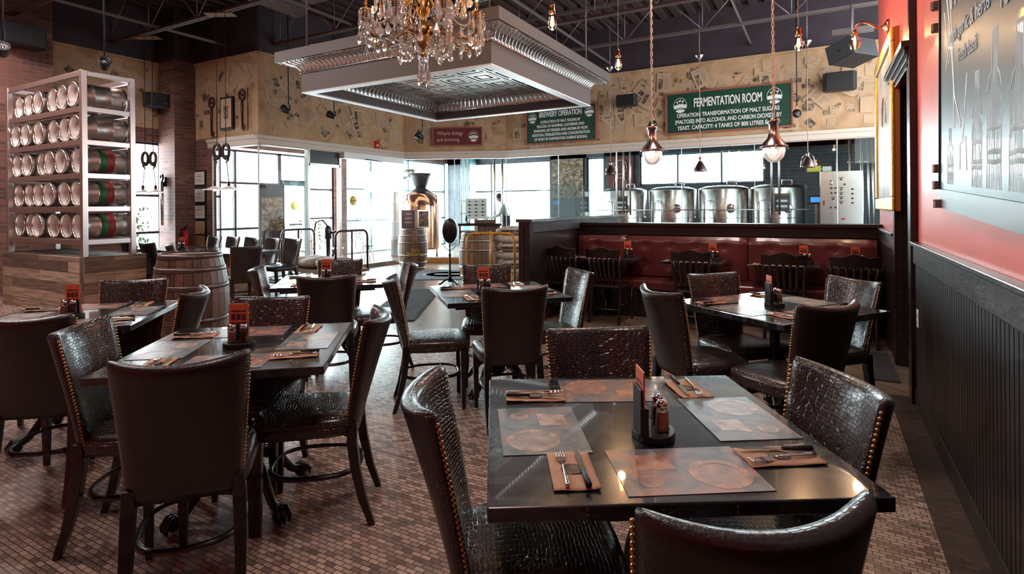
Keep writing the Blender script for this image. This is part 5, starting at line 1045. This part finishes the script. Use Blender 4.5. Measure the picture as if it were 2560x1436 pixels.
P_i = mk('pulley_lamp', 'pendant lamp', f_pulley); P_i.put((-8.80, 5.85, 2.33), 29, 'pair of cast iron pulleys with glass shades hanging before the vestibule glass', 'pulley lamps'); P_i.put((-11.17, 5.96, 2.33), 29, 'pair of cast iron pulleys with glass shades hanging before the narrow window', 'pulley lamps')
# sconce on the red wall
t = thing('wall_sconce', 'copper gooseneck sconce with a glowing bulb on the red wall', 'wall lamp', (.585, 6.69, 3.19)); q = Matrix.Rotation(R(-90), 4, 'Y'); MB().lathe([(.07, 0), (.07, .01), (.045, .025), (.02, .04), (.012, .05)], n=24, mtx=q).build('backplate', 'copper', t)
MB().tube([(-.04, 0, 0), (-.10, 0, .0), (-.16, 0, .05), (-.22, 0, .08), (-.27, 0, .05), (-.285, 0, .0)], .011, 10).build('gooseneck', 'copper', t); MB().lathe([(.02, 0), (.03, -.02), (.03, -.05)], (-.285, 0, 0), 16).build('socket', 'copper', t)
MB().lathe([(.025, -.05), (.05, -.09), (.055, -.14), (.04, -.19)], (-.285, 0, 0), 20, cap=False).build('glass_envelope', 'bulbglass', t); MB().lathe([(.004, -.06), (.012, -.09), (.012, -.13), (.001, -.15)], (-.285, 0, 0), 10).build('filament', 'glow', t)
l = bpy.data.lights.new('sconce_light', 'POINT'); l.energy = 14; l.color = (1, .66, .38); l.shadow_soft_size = .04; lo = bpy.data.objects.new('sconce_light', l); COL.objects.link(lo); lo.location = (.30, 6.69, 2.98)
# gilt framed picture, chalkboard, outlet
t = thing('framed_picture', 'tall washed out print in an ornate gilt frame on the red wall', 'picture', (.555, 6.70, 2.16)); w2, h2 = .86, .80
MB().bb(-.0, .035, -w2, w2, -h2, h2).build('backing', 'woodside', t); g = MB()
for a in ((-w2, w2, h2 - .12, h2), (-w2, w2, -h2, -h2 + .12), (-w2, -w2 + .12, -h2 + .12, h2 - .12), (w2 - .12, w2, -h2 + .12, h2 - .12)): g.bb(-.03, 0, *a)
g.build('frame', 'goldframe', t, bevel=.012); MB().bb(-.008, 0, -w2 + .12, w2 - .12, -h2 + .12, h2 - .12).build('print', 'picture', t)
MB().tube([(-.012, .18 * math.cos(a), .05 + .28 * math.sin(a)) for a in [PI * i / 14 for i in range(15)]], .008, 5).build('printed_arch', 'ringw', t)
t = thing('chalkboard', 'huge slate chalkboard with chalk lettering and bottle drawings on the red wall', 'chalkboard', (.555, 3.72, 1.50), 0); t.rotation_euler = (R(3.2), 0, 0)
MB().bb(-.004, .02, -3.3, 0, 0, 2.2).build('board', 'chalk', t); MB().bb(-.012, .02, -.0, .012, -.0, 2.2).build('edge_strip', 'black', t); MB().bb(.0, .024, -3.3, .03, -.105, -.003).build('chalk_rail', M['railgrey'], t)
def board_text(s, sz, y, z, m, sx=1, tilt=0): text(s, sz, (-.0065, y, z), (R(90), R(0), R(-90)), m, t, 'chalk_lettering', .0008, sx=sx).rotation_euler = (R(90), R(-tilt), R(-90))
board_text('Kobe', .30, -.62, 1.20, 'chalkline', .8, 0); board_text('Prosciutto', .20, -.62, .93, 'chalkline', .8); board_text('with garlic & herbs', .10, -.62, .74, 'chalksoft'); board_text('fresh basil', .09, -.62, .62, 'chalksoft'); board_text('Bianca', .34, -1.45, .98, 'chalksoft', .9); board_text('roasted pear', .12, -1.45, .70, 'chalksoft')
g = MB()
for pts, r_ in ((((-.12, 1.05), (-.22, .85), (-.36, .45), (-.50, .30)), .011), (((-.20, 1.10), (-.28, .80), (-.33, .55), (-.36, .30)), .010), (((-.10, .90), (-.20, .72), (-.30, .74), (-.22, .62)), .008), (((-.15, .60), (-.22, .70), (-.33, .68)), .008), (((-.62, .52), (-.56, .30), (-.52, .22)), .009), (((-.48, .10), (-.48, .22), (-.60, .24), (-.62, .10)), .012)):
    g.tube([(-.004, y, z) for y, z in pts], r_, 6, flat=1)
g.build('chalk_drawing', 'chalkline', t).scale = (.12, 1, 1); bpy.data.objects['chalk_drawing'].location.x = -.004
rr = random.Random(9)
for y0, w_, h_ in ((-.26, .07, .30), (-.80, .08, .50), (-1.06, .10, .62), (-1.36, .10, .58), (-1.70, .12, .70)):
    g = MB(); n = 13
    for k in range(n):   # hatched chalk strokes filling a bottle silhouette
        u = -1 + 2 * k / (n - 1); top = h_ if abs(u) < .36 else h_ * (.66 - .12 * (abs(u) - .36)); y = y0 + u * w_
        g.tube([(0, y + rr.uniform(-.006, .006), z_) for z_ in [.03 + (top - .03) * q / 6 for q in range(7)]], .0045 if 0 < k < n - 1 else .008, 5)
    g.tube([(0, y0 - w_, h_ * .64), (0, y0 - w_ * .7, h_ * .72), (0, y0 - w_ * .36, h_ * .76), (0, y0 - w_ * .36, h_), (0, y0 + w_ * .36, h_), (0, y0 + w_ * .36, h_ * .76), (0, y0 + w_ * .7, h_ * .72), (0, y0 + w_, h_ * .64)], .008, 6)
    for z_ in (.22, .27, .42): g.tube([(0, y0 - w_, h_ * z_), (0, y0, h_ * z_ + rr.uniform(-.01, .01)), (0, y0 + w_, h_ * z_)], .010, 6)
    o = g.build('chalk_bottle', 'chalksoft', t); o.scale = (.12, 1, 1); o.location.x = -.004
for k, z in enumerate((1.42, 1.52, 1.61, 2.37, 2.49)):
    t2 = thing('board_clip', 'small brown wooden clip block on the chalkboard edge, %s from the bottom' % ('first', 'second', 'third', 'fourth', 'fifth')[k], 'clip', (.55, 3.765 if k else 3.74, z), 0, 'wooden clips at the chalkboard edge'); MB().box((0, 0, 0), (.05, .05, .045)).build('block', 'oakd1', t2, bevel=.006); MB().box((-.026, 0, 0), (.004, .012, .046)).build('metal_band', 'copper', t2)
t = thing('wall_outlet', 'white outlet plate on the dark beadboard beside the doorway', 'outlet', (.564, 4.66, .64)); MB().bb(-.006, 0, -.035, .035, -.06, .06).build('plate', 'white', t, bevel=.003); MB().bb(-.009, -.006, -.015, .015, .01, .04).bb(-.009, -.006, -.015, .015, -.04, -.01).build('sockets', 'cream', t)
# keys and picture on the vestibule front
def f_key(t):
    q = Matrix.Rotation(R(90), 4, 'X')
    MB().bb(-.07, .13, -.012, 0, -.42, .42).build('backing_board', 'kraft2', t); g = MB(); g.tube([(.085 * math.cos(a), -.03, .28 + .10 * math.sin(a)) for a in [2 * PI * i / 20 for i in range(20)]], .022, 8, closed=True); g.tube([(0, -.03, .18), (0, -.03, .10), (0, -.03, -.40)], [.02, .028, .018], 8); g.tube([(-.03, -.03, .08), (.03, -.03, .08)], .018, 8); g.box((.04, -.03, -.36), (.06, .02, .10)); g.ball((0, -.03, .28), .03, 8); g.build('key_body', 'rust2', t)
M['kraft2'] = mat('tan_backing', (.42, .27, .15), .8); M['rust2'] = mat('rusty_iron', (.09, .03, .025), .45, met=.4, noise=.3)
P_k = mk('giant_key', 'key', f_key); P_k.put((-11.0, 7.13, 3.34), 0, 'giant rusty key mounted left of the small framed picture', 'giant keys'); P_k.put((-10.02, 7.13, 3.40), 0, 'giant rusty key mounted right of the small framed picture', 'giant keys')
t = thing('framed_picture', 'small dark framed picture between the two giant keys', 'picture', (-10.50, 7.135, 3.36)); MB().bb(-.20, .20, -.05, 0, -.33, .33).build('frame', 'black', t, bevel=.006); MB().bb(-.165, .165, -.053, -.05, -.29, .29).build('print', 'clip_light', t); MB().bb(-.07, .07, -.056, -.053, -.12, .14).build('printed_figure', 'clip_dark', t)
for i, z in enumerate((2.08, 1.72, 1.37, 1.04, .74)):
    t = thing('framed_certificate', 'framed %s on the brick strip, %s from the top' % ('certificate' if i < 3 else 'photograph', ('first', 'second', 'third', 'fourth', 'fifth')[i]), 'frame', (-11.47, 7.145, z), 0, 'frames on the brick strip'); MB().bb(-.21, .21, -.025, 0, -.165, .165).build('frame', 'black', t, bevel=.004); MB().bb(-.18, .18, -.028, -.025, -.135, .135).build('certificate', 'certificate' if i < 3 else 'clip_light', t)
    MB().bb(-.10, .10, -.030, -.028, .03, .05).bb(-.12, .12, -.030, -.028, -.03, -.02).bb(-.12, .12, -.030, -.028, -.07, -.06).build('writing', 'kraft2', t)
t = thing('fire_extinguisher', 'red fire extinguisher standing at the foot of the brick column', 'fire extinguisher', (-11.54, 6.86, .60)); MB().lathe([(.06, 0), (.07, .01), (.07, .34), (.05, .39), (.02, .41)], n=20).build('cylinder', 'redpaint', t); MB().tube([(0, 0, .41), (0, 0, .45)], .02, 8).tube([(-.02, 0, .46), (.10, 0, .48)], .012, 6).build('valve', 'black', t); MB().tube([(0, 0, .43), (-.10, 0, .40), (-.12, -.02, .2)], .012, 6).build('hose', 'black', t); MB().bb(-.08, .0, -.02, .02, .1, .3).build('wall_bracket', 'iron', t)
t = thing('iron_hook_rail', 'long steel cylinder hanging from an iron hook on the brick column', 'ornament', (-11.95, 6.62, 1.6)); MB().tube([(0, 0, -.5), (0, 0, .40)], .035, 12).build('cylinder', 'steel', t); MB().tube([(0, 0, .4), (.05, 0, .46), (.03, 0, .55), (-.03, 0, .55), (-.05, 0, .48)], .02, 8).build('hook', 'iron', t); MB().bb(-.05, .05, .03, .075, .3, .5).build('wall_plate', 'iron', t)
t = thing('exit_alarm', 'small red alarm box on the newsprint above the vestibule door', 'alarm', (-9.53, 10.36, 2.95), 90); MB().bb(-.07, .07, -.05, .0, -.10, .10).build('box', 'redpaint', t, bevel=.006); MB().bb(-.03, .03, -.054, -.05, -.02, .02).build('label', 'white', t)
t = thing('round_sticker', 'yellow green round sticker on the vestibule glass', 'sticker', (-9.565, 9.62, 1.6), 90); MB().lathe([(.0001, 0), (.11, 0), (.11, .003), (.0001, .003)], n=28, mtx=Matrix.Rotation(R(90), 4, 'X')).build('disc', 'yellowlabel', t); MB().bb(-.09, .09, -.006, -.003, -.02, .02).build('print', 'kraft2', t)
t = thing('gas_monitor', 'yellow and white wall boxes beside the dark brewery wall', 'monitor', (-.15, 13.5, 2.18)); MB().bb(-.13, .13, -.03, 0, -.06, .06).build('yellow_box', 'yellowlabel', t); MB().bb(.16, .32, -.04, 0, -.12, .04).build('white_box', 'white', t); MB().bb(-.14, .33, 0, .02, -.02, .0).build('mounting_bar', 'steel', t)
t = thing('display_unit', 'small blue glowing display between the last tank and the control panel', 'display', (-.12, 13.4, 1.52)); MB().bb(-.13, .13, 0, .05, -.09, .09).build('housing', 'black', t); MB().bb(-.10, .10, -.004, 0, -.05, .06).build('screen', 'screen', t); MB().bb(-.02, .02, .01, .04, -1.52, -.09).build('post', 'steel', t)
t = thing('newsprint_poster', 'large aged poster hanging on the dark brewery wall between the windows', 'poster', (-7.35, 17.08, 2.35)); MB().bb(-.55, .55, -.02, 0, -.65, .65).build('sheet', 'clip_dark', t); text('CONTINENTAL', .13, (0, -.03, .38), FR, 'kraft2', t)
t = thing('wheel_poster', 'dark picture of wheels on the brewery wall beside the window', 'poster', (-5.55, 17.08, 2.4)); MB().bb(-.42, .42, -.02, 0, -.6, .6).build('sheet', 'menu_dark', t)
for zz in (.25, -.3): MB().tube([(.22 * math.cos(a), -.03, zz + .22 * math.sin(a)) for a in [2 * PI * i / 24 for i in range(24)]], .015, 6, closed=True).build('wheel', 'kraft2', t)
